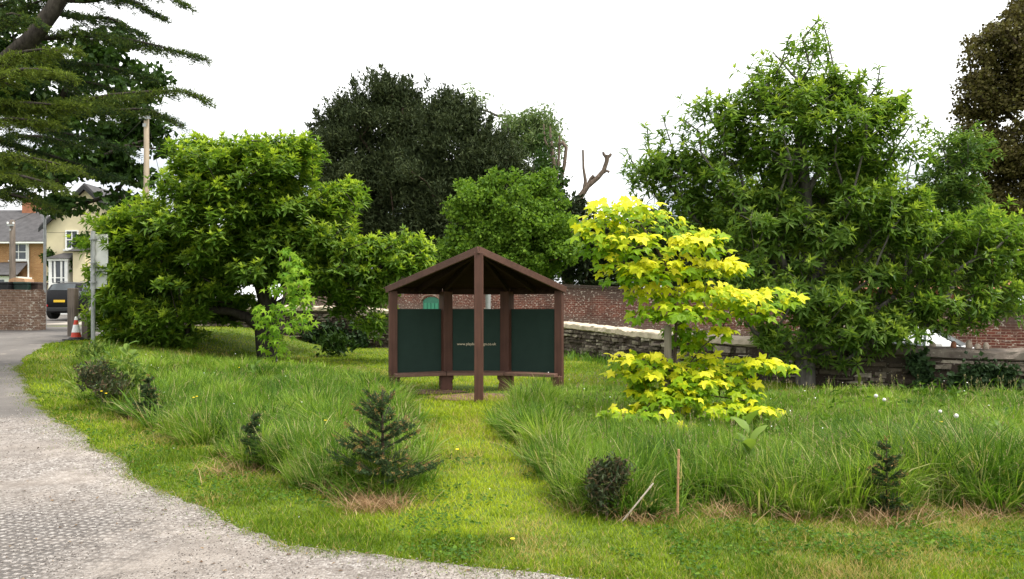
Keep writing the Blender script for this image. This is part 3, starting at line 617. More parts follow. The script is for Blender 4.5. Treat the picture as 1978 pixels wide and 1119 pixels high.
for pl, Y, wd, lit in BR:  # lit: sunlight on each plate, painted in as yellower needles
    Y += rng.uniform(-.3,.3); P = plist(pl, Y); 
    seg_ = np.linalg.norm(np.diff(P, axis=0), axis=1); cum = np.concatenate([[0], np.cumsum(seg_)]); Lb = cum[-1]
    f = lambda t: np.stack([np.interp(t*Lb, cum, P[:,i]) for i in range(3)], -1)
    tt = np.linspace(0, 1, 9); A_ = f(tt); A_[:,1] += .15*np.sin(tt*7); ch.append((A_, list(np.linspace(.055, .008, 9))))
    for s in np.linspace(.1, 1, int(Lb*11)):
        o_ = f(s); d_ = nrm(f(min(1, s+.03)) - f(s-.03)); sidev = nrm(np.cross(d_, [0,0,1]))
        for sg in (-1, 1):
            l_ = wd*(1.15-.75*s)*rng.uniform(.5, 1.2); dirv = nrm(sidev*sg*rng.uniform(.6,1) + d_*rng.uniform(.5,1.1) + np.array([0,0,rng.uniform(-.3,.12)]))
            u_ = np.linspace(0, 1, 5)[:,None]; tw_ = o_ + dirv*l_*u_ + np.array([0,0,-.16])*u_**2*l_*1.6
            if rng.random() < .5: ch.append((tw_, [.008,.007,.006,.005,.003]))
            nn_ = int(9 + 29*l_/wd); t_ = rng.random(nn_)[:,None]; p_ = o_ + dirv*l_*t_ + np.array([0,0,-.16])*t_**2*l_*1.6 + rng.normal(size=(nn_,3))*np.array([.03,.03,.018])
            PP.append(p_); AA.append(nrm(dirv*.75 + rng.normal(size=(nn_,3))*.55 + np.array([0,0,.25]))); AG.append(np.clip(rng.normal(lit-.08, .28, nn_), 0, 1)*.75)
PP = np.concatenate(PP); AA = np.concatenate(AA); AG = np.concatenate(AG)
V, Fq = sweep(ch, 7); raw('trunk', V, [Fq], BARK, CE, smooth=True)
PP = np.repeat(PP, 3, 0) + rng.normal(size=(len(PP)*3,3))*np.array([.028,.028,.014]); AG = np.repeat(AG, 3); AA = nrm(np.repeat(AA, 3, 0) + rng.normal(size=PP.shape)*.35)
Tn = diamond(.11, .1); V, Fc = inst(Tn, PP, frames(AA, rand_dir(len(PP), .8)), rng.uniform(.045,.090,len(PP)))
raw('crown', V, [Fc], M['cedar_leaf'], CE, {'rnd': np.repeat(np.clip(rng.normal(.45,.25,len(PP)),0,1), 2), 'age_or_lit': np.repeat(AG, 2)})

# ---------------------------------------------------------------- golden maple sapling with its stake
base = gp(1297, 826); MY = base.y
MT = empty('maple_sapling', base, 'golden yellow maple sapling tied to a weathered stake', 'tree')
LAY = [ # (px centre, py, rx, n) flat layers of big leaves, photo pixels; depth spread follows rx
 (1205,405,88,80,26),(1165,440,55,46,32),(1255,435,80,60,26),(1225,470,70,50,28),(1150,470,38,26,26),(1345,470,62,50,24),(1375,455,32,24,14),(1230,525,65,50,22),(1300,510,95,75,24),(1395,515,52,40,16),
 (1290,560,80,65,24),(1360,560,70,45,20),(1415,520,28,18,10),(1300,600,75,60,18),(1350,600,60,40,20),(1430,575,55,44,20),(1490,570,48,44,18),(1460,600,40,26,16),(1530,580,18,10,12),(1320,640,45,24,14),
 (1240,690,62,46,16),(1205,700,32,20,10),(1290,720,65,50,22),(1370,715,80,62,22),(1450,700,60,46,14),(1510,710,26,16,12),(1400,745,70,50,18),(1300,765,60,44,18),(1250,790,60,30,10),(1185,795,26,12,8),(1460,790,40,22,8),(1340,810,70,40,10),(1300,825,60,30,8),(1240,745,30,18,16),(1440,770,30,16,12),(1495,795,16,6,5),(1220,800,50,24,9),(1300,815,60,34,9),(1350,825,50,24,8),(1400,790,60,34,12),(1270,760,60,34,14),(1340,735,60,36,16),(1225,720,50,24,12),(1335,660,40,22,16),(1350,690,50,26,14),(1390,640,36,16,12),(1175,500,30,14,20)]
P = []; TL = []; RN = []; NN = []; AX = []
for (a, b, rx, n, ry) in LAY:
    n = int(n*1.9); y0 = MY + rng.uniform(-.25,.25) - (.35 if b > 755 else 0); c = np.array(pt(a, b, y0)); rxm = rx/F*MY; rym = ry/F*MY; TL.append(c - np.array([0,0,rym*.3]))
    r_ = np.sqrt(rng.random(n))*rng.uniform(.8,1.22,n); an = rng.random(n)*6.283; top = rng.random(n); p_y = rng.normal()*.12
    p = c + np.stack([r_*np.cos(an)*rxm, r_*np.sin(an)*min(rxm*.9,.5), (top*2-1)*rym*(1-.4*r_**2) - r_**2*rym*.35], 1); P.append(p)
    outw = np.stack([np.cos(an), np.sin(an), np.zeros(n)], 1)
    AX.append(nrm(outw*.8 + rng.normal(size=(n,3))*.35 + np.array([0,-.25,-.35]))); NN.append(nrm(np.stack([np.zeros(n), -.45*np.ones(n), np.ones(n)], 1) + outw*.3 + rng.normal(size=(n,3))*.28))
    RN.append(np.clip(.06 + p_y + .80*top**1.3*(.6 if 595 < b < 660 else 1) + rng.normal(size=n)*.14, 0, 1))       # yellow towards the top of each layer, lime green lower down
P = np.concatenate(P); AX = np.concatenate(AX); NN = np.concatenate(NN); RN = np.concatenate(RN)
V, Fc = inst(T_MAPLE, P, frames(AX, NN), rng.uniform(.055,.145,len(P)))
raw('crown', V, [Fc], M['maple_leaf'], MT, {'rnd': np.repeat(RN, len(T_MAPLE[1]))})
tk = [pt(1301,840,MY), pt(1303,760,MY), pt(1304,690,MY), pt(1306,630,MY), pt(1300,560,MY), pt(1285,510,MY), pt(1262,470,MY), pt(1235,430,MY)]
V, Fq = sweep(skeleton(tk, np.array(TL), .026, .006, .2, pw=.35), 6); raw('trunk', V, [Fq], bark_mat('maple_bark', (.06,.045,.03), (.14,.11,.08)), MT, smooth=True)
st = empty('tree_stake', (pt(1290,826,MY-.06).x, MY-.06, 0), 'weathered round timber stake holding up the golden maple', 'stake')
m = MB(); z1 = pt(0,628,MY).z; m.lathe([(.048,-.1),(.05,.4),(.049,1.0),(.047,z1-.02),(.030,z1)], n=10); m.build('post', M['stake'], st, smooth=False)
m = MB(); zt = pt(0,716,MY).z; m.lathe([(.053,zt-.02),(.056,zt),(.053,zt+.02)], n=12); m.box(.03,.16,-.02,.02,zt-.018,zt+.018); m.build('strap', M['black'], st)

# ---------------------------------------------------------------- sweetgum sapling
base = gp(533, 716); GYs = base.y
GT = empty('sweetgum_sapling', base, 'thin lime green sapling with star shaped leaves in front of the left tree trunk', 'tree')
LG = [(560,500,22,14),(575,515,22,14),(550,535,32,22),(578,550,26,16),(540,560,40,28),(570,575,36,24),(590,580,18,14),(530,600,44,30),(570,605,34,20),(500,608,18,12),(545,630,44,26),(590,625,20,10),(528,650,32,18),(545,660,24,10),(520,672,22,12),(540,690,28,16),(525,705,22,14),(560,700,14,6),(555,485,14,8),(505,625,16,8)]
P = []; AX = []; NN = []; TL = []
for a, b, rx, n in LG:
    c = np.array(pt(a, b, GYs + rng.uniform(-.2,.2))); rxm = rx/F*GYs; TL.append(c); n = int(n*1.15)
    d = rand_dir(n)*rng.random((n,1))**.4*np.array([rxm, min(rxm,.35), .2]); P.append(c+d); AX.append(nrm(d*np.array([1,1,.2]) + rng.normal(size=(n,3))*.12 + np.array([0,-.1,-.25]))); NN.append(nrm(np.array([0,-.7,.8]) + rng.normal(size=(n,3))*.35))
P = np.concatenate(P); V, Fc = inst(T_GUM, P, frames(np.concatenate(AX), np.concatenate(NN)), rng.uniform(.11,.19,len(P)))
raw('crown', V, [Fc], M['gum_leaf'], GT, {'rnd': np.repeat(np.clip(rng.normal(.55,.25,len(P)),0,1), len(T_GUM[1]))})
V, Fq = sweep(skeleton([pt(533,722,GYs), pt(535,670,GYs), pt(545,600,GYs), pt(556,540,GYs), pt(560,495,GYs)], np.array(TL), .022, .006, .25, pw=.35), 5); raw('trunk', V, [Fq], BARK2, GT, smooth=True)

# ---------------------------------------------------------------- shelter
SF = gp(925, 778); SY = SF.y; SH = empty('shelter', (SF.x, SY+1.5, 0), 'brown timber shelter with green panels and pitched roof on the lawn', 'shelter')
ox, oy = SF.x, SY + 1.5
yS, yB = 13.85, 14.4
def loc(p): return Vector((p[0]-ox, p[1]-oy, p[2]))
fF = (SF.x, SY); sL = ((759-CX)/F*yS, yS); sR = ((1080-CX)/F*yS, yS); bL = ((861-CX)/F*yB, yB); bR = ((979.5-CX)/F*yB, yB)
zF = pt(0,482,SY).z; zE = pt(0,562,yS).z
def post(p, z1, w=.125, rz=0):
    m = MB(); m.box(-w/2,w/2,-w/2,w/2,-.15,z1); o = m.build('post', M['timber'], SH, bevel=.012); o.location = loc((p[0],p[1],0)); o.rotation_euler = (0,0,rz); return o
post(fF, zF-.05, .15, R(0)); post(sL, zE, .15, R(18)); post(sR, zE, .15, R(-18)); post(bL, zE, .20, R(35)); post(bR, zE, .20, R(-35))
z0, z1 = pt(0,721,yB).z-.02, pt(0,597,yB).z
def panel(a, b, ra, rb, lab=None):
    a = Vector((*a,0)); b = Vector((*b,0)); d = (b-a).normalized(); p = a + d*ra; q_ = b - d*rb
    m = MB(); c = (p+q_)/2; Lp = (q_-p).length; m.box(-Lp/2,Lp/2,-.012,.012,z0,z1); o = m.build('panel', M['panel'], SH, bevel=.004)
    o.location = loc((c.x,c.y,0)); o.rotation_euler = (0,0,math.atan2(d.y,d.x)); return o
panel(sL, bL, .06, .10); pc = panel(bL, bR, .10, .10); panel(bR, sR, .10, .06)
cu = bpy.data.curves.new('lettering', 'FONT'); cu.body = 'www.playlinedesign.co.uk'; cu.size = .105; cu.align_x = 'CENTER'; cu.extrude = .001
tobj = bpy.data.objects.new('lettering', cu); COL.objects.link(tobj); tobj.parent = pc; cu.materials.append(M['letters'])
bpy.context.view_layer.update(); wd_ = tobj.dimensions.x; cu.size *= (75/F*yB)/max(wd_, .1); bpy.context.view_layer.update()
me_ = bpy.data.meshes.new_from_object(tobj.evaluated_get(bpy.context.evaluated_depsgraph_get())); bpy.data.objects.remove(tobj); tobj = bpy.data.objects.new('lettering', me_); COL.objects.link(tobj); tobj.parent = pc
tobj.location = ((920.5-CX)/F*yB - (bL[0]+bR[0])/2, -.0145, pt(0,667,yB).z); tobj.rotation_euler = (R(90),0,0)
# bench along the three closed sides
zb = pt(0,720,13.95).z
def inset(a, b, k): return Vector((a[0]+(b[0]-a[0])*k, a[1]+(b[1]-a[1])*k, 0))
ring_o = [Vector((*sL,0)), Vector((*bL,0)), Vector((*bR,0)), Vector((*sR,0))]
ring_i = [Vector((sL[0]+.10,sL[1]-.30,0)), Vector((bL[0]+.06,bL[1]-.46,0)), Vector((bR[0]-.06,bR[1]-.46,0)), Vector((sR[0]-.10,sR[1]-.30,0))]
m = MB()
for i in range(3):
    for k in range(3):
        t0, t1 = k/3+.012, (k+1)/3-.012
        A, B, Cc, D = ring_i[i].lerp(ring_o[i], t0), ring_i[i+1].lerp(ring_o[i+1], t0), ring_i[i+1].lerp(ring_o[i+1], t1), ring_i[i].lerp(ring_o[i], t1)
        g = (B-A).normalized()*.006
        m.prism([loc((*(p.xy), zb-.058)) for p in (A+g, B-g, Cc-g, D+g)], (0,0,.058))
m.build('seat', wood_mat('lit_seat_timber', (.085,.045,.032), (.16,.09,.066), axis=0), SH, bevel=.006)  # paler than the other timber so the seat looks lit
for i in range(4):
    c = ring_i[i].lerp(ring_o[i], .42); out = (ring_o[i]-ring_i[i]).normalized(); tn = Vector((-out.y,out.x,0))
    wb = .09 if i in (0,3) else .13
    m = MB(); pr = [(-wb,-.08),(wb,-.08),(wb*.95,.02),(wb*.72,zb-.16),(wb*1.05,zb-.13),(wb*1.05,zb-.047),(-wb*1.05,zb-.047),(-wb*1.05,zb-.13),(-wb*.72,zb-.16),(-wb*.95,.02)]
    c0 = ring_i[i] + out*.07
    m.prism([loc((*(c0 + tn*x).xy, z)) for x, z in pr], out*.16); m.build('bench_leg', M['timber'], SH, bevel=.006)
# roof: three boarded slopes falling from the front post head to the side and back eaves
ap = Vector((fF[0], fF[1]-.06, zF+.02))
def ext(p, k=.09):
    d = Vector((p[0]-fF[0], p[1]-(SY+1.2), 0)).normalized(); return Vector((p[0]+d.x*k, p[1]+d.y*k, 0))
eL, eBL, eBR, eR = [ext(p) for p in (sL, bL, bR, sR)]
zEo = pt(0,556,yS).z
for v in (eL,eBL,eBR,eR): v.z = zEo
eL.y -= .05; eR.y -= .05
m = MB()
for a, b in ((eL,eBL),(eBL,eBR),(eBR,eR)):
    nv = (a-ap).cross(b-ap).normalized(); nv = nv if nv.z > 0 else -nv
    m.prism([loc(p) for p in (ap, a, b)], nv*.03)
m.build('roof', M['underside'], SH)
for a in (eL, eR):
    m = MB(); d = (a-ap).normalized(); m.beam(loc(ap + Vector((0,-.02,-.035)) ), loc(a + d*.05 + Vector((0,-.02,-.03))), .045, .118); m.build('fascia', M['timber_roof'], SH, bevel=.006)
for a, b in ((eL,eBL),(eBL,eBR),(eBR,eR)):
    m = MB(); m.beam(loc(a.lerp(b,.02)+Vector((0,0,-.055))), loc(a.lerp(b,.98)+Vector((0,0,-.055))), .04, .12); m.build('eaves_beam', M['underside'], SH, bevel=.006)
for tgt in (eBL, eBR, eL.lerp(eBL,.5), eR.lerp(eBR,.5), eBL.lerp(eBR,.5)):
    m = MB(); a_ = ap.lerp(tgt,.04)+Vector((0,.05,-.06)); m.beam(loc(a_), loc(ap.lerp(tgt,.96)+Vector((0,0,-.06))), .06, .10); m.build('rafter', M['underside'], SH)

# ---------------------------------------------------------------- stone retaining wall
SW = empty('stone_wall', (0,0,0), 'low rubble stone wall with rounded cement coping round the lawn', 'wall')
sarc = np.concatenate([[0], np.cumsum(np.hypot(np.diff(WX), np.diff(WY)))]); LT = sarc[-1]
def wat(s): return np.stack([np.interp(s, sarc, WX), np.interp(s, sarc, WY), np.interp(s, sarc, WZ)], -1)
S0 = float(np.interp(-14.2, WX, sarc)); ss = np.arange(0, LT, .25); wp = wat(ss)
kx = np.ones(7)/7
for i in (0,1): wp[:,i] = np.convolve(np.pad(wp[:,i], 3, mode='edge'), kx, 'valid')
wt = nrm(np.gradient(wp[:,:2], axis=0)); wn = np.stack([wt[:,1], -wt[:,0]], 1)       # wn points to the lawn
cop = .19
V = []; 
for p, n_ in zip(wp, wn):
    zt = p[2]-cop+.03; zb_ = min(th(*(p[:2]+n_*.3)), th(*(p[:2]-n_*.35))) - .4
    V += [(p[0]+n_[0]*.20, p[1]+n_[1]*.20, zb_), (p[0]+n_[0]*.17, p[1]+n_[1]*.17, zt), (p[0]-n_[0]*.17, p[1]-n_[1]*.17, zt), (p[0]-n_[0]*.2, p[1]-n_[1]*.2, zb_)]
N = len(wp); ii = np.arange(N*4).reshape(N,4); ii = ii[int(S0/.25):]; core = [np.stack([ii[:-1,j], ii[:-1,(j+1)%4], ii[1:,(j+1)%4], ii[1:,j]], -1) for j in range(3)] + [ii[:1,::-1]]
V = np.array(V); SV = [V]; SFc = [np.concatenate(core)]; b_ = len(V); RNs = [np.full(len(SFc[0]), .02)]
z = -.35; cubeF = np.array([(0,3,2,1),(4,5,6,7),(0,1,5,4),(1,2,6,5),(2,3,7,6),(3,0,4,7)]); sv = []; sf = []; sr = []
while z < 1.75:
    hgt = rng.uniform(.045,.13); s = S0 + rng.uniform(0,.3)
    while s < LT-.6:
        ln = rng.uniform(.12,.26) if rng.random() < .4 else rng.uniform(.25,.62); c = wat(s+ln/2)
        i = min(int((s+ln/2)/.25), N-1); c2 = wp[i]; n_ = wn[i]; t_ = wt[i]
        zz = z + .35*0 + (vnoise(s*.6, z) - .5)*.06
        gr = th(c2[0]+n_[0]*.3, c2[1]+n_[1]*.3)
        if zz + hgt > gr-.1 and zz + hgt < c2[2]-cop+.06 and rng.random() < .93:
            for face in (1, -1):
                dep = .19 + rng.uniform(-.02,.10); hh = hgt*rng.uniform(.5,.95)
                o2 = np.array([c2[0], c2[1]]) + t_*((s+ln/2) - i*.25)
                cr = []
                for dz_ in (0, hh):
                    for (du, dn) in ((-.5,dep),(.5,dep),(.5,.05),(-.5,.05)):
                        du_ = du*ln*rng.uniform(.86,1.0); q_ = o2 + t_*du_ + n_*face*(dn*rng.uniform(.93,1.05)); cr.append((q_[0], q_[1], zz + dz_ + rng.uniform(-.02,.02)))
                sf.append(cubeF + len(sv) + b_); sv += cr; r_ = float(np.clip(rng.beta(1.5,1.7), 0, 1)); sr += [r_]*6
                if face == 1 and s > LT*2: break
        s += ln + rng.uniform(.0,.03)
    z += hgt + rng.uniform(.0,.015)
SV.append(np.array(sv)); SFc.append(np.concatenate(sf)); RNs.append(np.array(sr))
raw('stonework', np.concatenate(SV), [np.concatenate(SFc)], M['stone'], SW, {'rnd': np.concatenate(RNs)})
ss2 = np.arange(S0, LT, .12); V = []; prof = [(.22,-.20),(.25,-.175),(.25,-.06),(.225,-.03),(.08,.0),(-.1,.01),(-.24,-.03),(-.25,-.17),(-.2,-.2)]
P2 = np.stack([np.interp(ss2, ss, wp[:,i]) for i in range(3)], 1); T2 = nrm(np.gradient(P2[:,:2], axis=0)); N2 = np.stack([T2[:,1], -T2[:,0]], 1)
for s, p, n_ in zip(ss2, P2, N2):
    wv = (vnoise(s, 3.3, .9)-.5)*.07 + (vnoise(s, 9.3, 5)-.5)*.025
    for j, (dn, dz_) in enumerate(prof):
        jr = (vnoise(s*7, j*3.1)-.5)*.045 + (vnoise(s*19, j*5.3)-.5)*.03; V.append((p[0]+n_[0]*(dn+jr), p[1]+n_[1]*(dn+jr), p[2]+dz_ + jr*.8 + wv*(1 if dz_ > -.1 else .4)))
k = len(prof); ii = np.arange(len(V)).reshape(-1,k); jj = np.roll(ii,-1,1)
raw('coping', np.array(V), [np.stack([ii[:-1], jj[:-1], jj[1:], ii[1:]], -1).reshape(-1,4)], M['cement'], SW, smooth=False)

# small upright stones on the coping
for i, (a, lab) in enumerate(((1812,'small upright stone on the wall coping in front of the white car'),(1845,'reddish upright stone on the coping near the car bonnet'),(1870,'pale rounded upright stone, first of three on the coping right of the car'),(1883,'middle pale upright stone of three on the coping right of the car'),(1896,'last pale upright stone on the coping, farthest right of three'))):
    Yw = 13.95; p = pt(a, 667, Yw); p.z = float(np.interp(p.x, WX, WZ)) - .03; Yw = float(np.interp(p.x, WX, WY)); p.y = Yw
    m = MB(); h_ = .11+.03*(i % 3); m.lathe([(.05,0),(.065,.04),(.055,h_*.75),(.025,h_)], n=8); o = m.build('upright_stone', plain('upright_stone', (.40,.32,.26) if i != 1 else (.28,.12,.07), .9, var=.3, scale=20), None, smooth=True)
    o.location = p; o.rotation_euler = (rng.uniform(-.1,.1), rng.uniform(-.15,.15), i); o.scale = (1,.8,1); tag(o, lab, 'stone', 'upright stones on the wall coping')

# ---------------------------------------------------------------- brick garden wall with green door
x0, y0, x1, y1 = -14.0, brick_y(-14.0), 22.0, brick_y(22.0); Lw = math.hypot(x1-x0, y1-y0); rz = math.atan2(y1-y0, x1-x0)
BW = empty('brick_wall', (x0, y0, 0), 'long old red brick wall spotted with white lichen behind the shelter', 'wall', rz=rz)
def wl(x): return (x - x0) / math.cos(rz)
def wtop(l): t = (x0 + l*math.cos(rz) - 2.12)/10.62; return 2.42 - .85*t if t < 1.1 else 2.42-.935
ls = np.linspace(0, Lw, 60); m = MB(); dl = wl((836-CX)/F*36.1)
def strip(m, ls, y0_, y1_, zlo, zhi):
    vs = []
    for l in ls: vs += [(l,y0_,zlo(l)),(l,y0_,zhi(l)),(l,y1_,zhi(l)),(l,y1_,zlo(l))]
    n = len(ls); fs = [(4*i+j, 4*i+(j+1)%4, 4*i+4+(j+1)%4, 4*i+4+j) for i in range(n-1) for j in range(4)] + [(0,1,2,3), (4*n-4,4*n-1,4*n-2,4*n-3)]
    m.add(vs, fs)
strip(m, ls, 0, .34, lambda l: -1.2, wtop); m.build('wall', M['brick'], BW)
m = MB(); strip(m, ls, -.06, .40, lambda l: wtop(l)+.003, lambda l: wtop(l)+.06+.015*math.sin(l*9)); strip(m, ls, -.035, .375, lambda l: wtop(l)+.06, lambda l: wtop(l)+.13); m.build('coping', M['stone'], BW)
dr = empty('garden_door', (x0+dl*math.cos(rz), y0+dl*math.sin(rz), 0), 'green arched door in the brick wall, seen under the shelter roof', 'door', rz=rz)
zt = pt(0,574,36.1).z; m = MB(); wdr = .62
arch = [(-wdr,.4),(wdr,.4),(wdr,zt-.25)] + [(wdr*math.cos(a), zt-.25+.25*math.sin(a)) for a in np.linspace(0,math.pi,10)[1:-1]] + [(-wdr,zt-.25)]
m.prism([(x,-.03,z_) for x, z_ in arch], (0,.028,0)); m.build('door_leaf', M['dooor'], dr)
m = MB()
for k in range(4): m.box(-.5+k*.27,-.31+k*.27,-.045,-.032,.6,zt-.3)
m.build('door_panels', plain('green_door_board', (.02,.20,.11), .45, var=.1), dr)
m = MB(); al = np.linspace(0,math.pi,14)
for a, b in zip(al[:-1], al[1:]): m.beam((.72*math.cos(a),-.03,zt-.25+.36*math.sin(a)), (.72*math.cos(b),-.03,zt-.25+.36*math.sin(b)), .06, .16, (0,1,0))
m.build('brick_arch', M['brick_buff'], dr)
# posts behind the shelter
p = pt(943,640,24); o = MB().tube((0,0,-.3),(0,0,pt(0,563,24).z-p.z+.0),.085,n=12); o.lathe([(.10,pt(0,563,24).z-p.z-.02),(.10,pt(0,563,24).z-p.z+.03)], n=12)
o = o.build('steel_post', M['steel']); o.location = p; tag(o, 'grey round metal post seen between the shelter back posts', 'post')
p = pt(991,640,25); o = MB().tube((0,0,-.3),(0,0,pt(0,560,25).z-p.z),.02,n=8); o.lathe([(.03,pt(0,560,25).z-p.z),(.03,pt(0,560,25).z-p.z+.03)], n=8); o = o.build('thin_rod', M['stick']); o.location = p; tag(o, 'thin pale rod seen beside the right back post of the shelter', 'rod')

# ---------------------------------------------------------------- brick house behind the right tree
def house_wall(m, x0, x1, y0, y1, z0, z1): m.box(x0,x1,y0,y1,z0,z1)
HB = empty('brick_house', (pt(1780,560,40).x, 42, -.3), 'orange brick building glimpsed through the narrow leaves at right', 'building')
m = MB(); m.box(-5,6.5,0,6,0,3.0); m.build('wall', M['brick_orange'], HB)
m = MB(); m.prism([(-5.3,-.4,3.0),(-5.3,6.4,3.0),(-5.3,3,5.2)], (12.1,0,0)); m.build('roof', M['terra'], HB)
for x in (-3, 0, 3.4):
    m = MB(); m.box(x-.5,x+.5,-.05,.0,1.2,2.4); f = m.build('window', M['white'], HB); m = MB(); m.box(x-.42,x+.42,-.06,-.052,1.28,2.32); m.build('pane', M['glass'], f)

# ---------------------------------------------------------------- cars
def car(name, label, loc_, yaw, paint, glass, kind, group=None):
    root = empty(name, loc_, label, 'car', group, rz=yaw)     # front points to local +x
    if kind == 'suv':   # x, half width, sill z, belt z, top z, top half width
        S = [(-2.32,.80,.55,.80,.84,.74),(-2.28,.90,.38,1.04,1.08,.82),(-2.12,.95,.32,1.10,1.34,.78),(-1.92,.96,.30,1.12,1.66,.68),(-1.5,.965,.28,1.12,1.74,.66),(0,.97,.28,1.10,1.77,.66),(.55,.97,.28,1.08,1.70,.65),(1.25,.96,.28,1.06,1.10,.80),(1.7,.95,.3,1.02,1.06,.76),(2.2,.90,.32,.92,.95,.7),(2.34,.78,.42,.70,.73,.6)]
        wr, wx = .37, 1.42
    else:
        S = [(-1.95,.70,.5,.72,.75,.62),(-1.92,.80,.32,.92,.95,.70),(-1.75,.84,.26,.95,1.20,.66),(-1.5,.85,.24,.95,1.38,.60),(-1.0,.86,.22,.94,1.45,.57),(-.1,.86,.22,.92,1.46,.57),(.4,.86,.22,.91,1.36,.56),(1.1,.85,.22,.90,.95,.70),(1.5,.83,.24,.84,.87,.66),(1.85,.78,.28,.72,.75,.58),(1.95,.66,.36,.56,.60,.5)]
        wr, wx = .30, 1.22
    V = []; 
    def ring(s):
        x, w_, zs, zb_, zt_, wt_ = s
        half = [(0,zs),(w_*.85,zs),(w_*.98,zs+.14),(w_,(zs+zb_)/2),(w_*.965,zb_),(wt_*.97+.03*(w_-wt_),zt_-.035),(wt_*.82,zt_),(0,zt_+.015)]
        return [(x,y,z_) for y, z_ in half] + [(x,-y,z_) for y, z_ in half[-2:0:-1]]
    rings = [ring(s) for s in S]; k = len(rings[0]); m = MB(); vs = [p for r_ in rings for p in r_]; n = len(rings)
    fs = [(i*k+j, i*k+(j+1)%k, (i+1)*k+(j+1)%k, (i+1)*k+j) for i in range(n-1) for j in range(k)] + [tuple(range(k)), tuple(range((n-1)*k, n*k))[::-1]]
    m.add(vs, fs); m.build('body', paint, root, smooth=True)
    def win(quads, name='window'):
        m = MB()
        for q_ in quads:
            c = [Vector(p) for p in q_]; nv = (c[1]-c[0]).cross(c[2]-c[0]).normalized()
            if nv.dot(sum(c, Vector())/4 - Vector((0,0,.8))) < 0: nv = -nv
            mid = sum(c, Vector())/4; c = [mid + (p-mid)*.93 for p in c]; m.prism([p + nv*.004 for p in c], nv*.008)
        m.build(name, glass, root)
    hi = [i for i, s in enumerate(S) if s[4]-s[3] > .2]
    for sg in (1, -1):
        for a, b in ((hi[0], hi[len(hi)//2]), (hi[len(hi)//2], hi[-1])):
            A, B = S[a], S[b]; f = lambda s, t: (s[0], sg*(s[1]*.965*(1-t) + (s[5]*.97+.03*(s[1]-s[5]))*t), s[3]*(1-t)+(s[4]-.035)*t)
            win([[f(A,.06), f(B,.06), f(B,.95), f(A,.95)]])
    A, B = S[hi[0]-1 if kind != 'suv' else 2], S[hi[1] if kind == 'suv' else hi[0]+1]
    a0, a1 = (S[2], S[3])
    win([[(a0[0],-a0[5]*.85,a0[4]+.016),(a0[0],a0[5]*.85,a0[4]+.016),(a1[0],a1[5]*.85,a1[4]+.016),(a1[0],-a1[5]*.85,a1[4]+.016)]], 'rear_window')
    a0, a1 = S[hi[-1]+1], S[hi[-1]]; win([[(a0[0],-a0[5]*.9,a0[4]+.016),(a0[0],a0[5]*.9,a0[4]+.016),(a1[0],a1[5]*.88,a1[4]+.016),(a1[0],-a1[5]*.88,a1[4]+.016)]], 'windscreen')
    wy = S[5][1]-.1
    for sx in (-1, 1):
        for sy in (-1, 1):
            c = (sx*wx, sy*wy, wr); m = MB(); m.tube((c[0],c[1]-.1,c[2]),(c[0],c[1]+.12*sy if sy > 0 else c[1]+.1,c[2]),wr,n=20); w_ = m.build('wheel', M['rubber'], root)
            m = MB(); m.tube((c[0],c[1]+sy*.105,c[2]),(c[0],c[1]+sy*.128,c[2]),wr*.62,n=14); m.build('rim', M['steel'], w_)
    xr = S[1][0]-.03
    for sy in (-1, 1):
        m = MB(); m.box(xr-.0,xr+.25,sy*S[1][1]*.98-(.22 if sy>0 else 0),sy*S[1][1]*.98+(.22 if sy<0 else 0),S[1][3]-.16,S[1][3]-.03); m.build('tail_light', M['lightclear'], root, bevel=.02)
        m = MB(); m.box(S[0][0]-.015,S[0][0]+.1,sy*.66-.11,sy*.66+.11,.60,.69); m.build('reflector', M['lightred'], root, bevel=.01)
    m = MB(); m.box(S[0][0]-.03,S[0][0]+.02,-.26,.26,.80 if kind=='suv' else .6,.91 if kind=='suv' else .71); m.build('number_plate', M['plate'], root)
    m = MB(); m.box(S[0][0]-.05,S[0][0]+.25,-.84 if kind=='suv' else -.68,.84 if kind=='suv' else .68,.36,.56); m.build('bumper', M['black'] if kind=='suv' else paint, root, bevel=.04)
    for sy in (-1,1):
        m = MB(); m.box(.55,.75,sy*S[5][1]-(.0 if sy>0 else .18),sy*S[5][1]+(.18 if sy>0 else .0),S[5][3]-.02,S[5][3]+.14); m.build('mirror', paint, root, bevel=.03)
        if kind == 'suv':
            m = MB(); m.beam((-1.6,sy*.56,1.80),(.4,sy*.56,1.81),.03,.03); m.build('roof_rail', M['steel'], root)
    return root
p = pt(126, 617, 35.2); car('parked_suv', 'black parked suv seen from behind past the end of the lane wall', (p.x+.12, 37.0, th(p.x+.1, 37)+.02), R(88), M['carblack'], M['carglass'], 'suv')
p = pt(1800, 640, 18.6); car('parked_hatchback', 'white parked car behind the stone wall, half hidden by leaves', (p.x-.15, 19.1, th(p.x-.15, 19.1)+.015), rz+R(6), M['carwhite'], M['greyglass'], 'hatch')
p = pt(190, 600, 40); car('parked_hatchback', 'pale parked car just showing beside the road sign post', (p.x, 41.5, th(p.x, 41)+.02), R(100), M['carwhite'], M['carglass'], 'hatch')

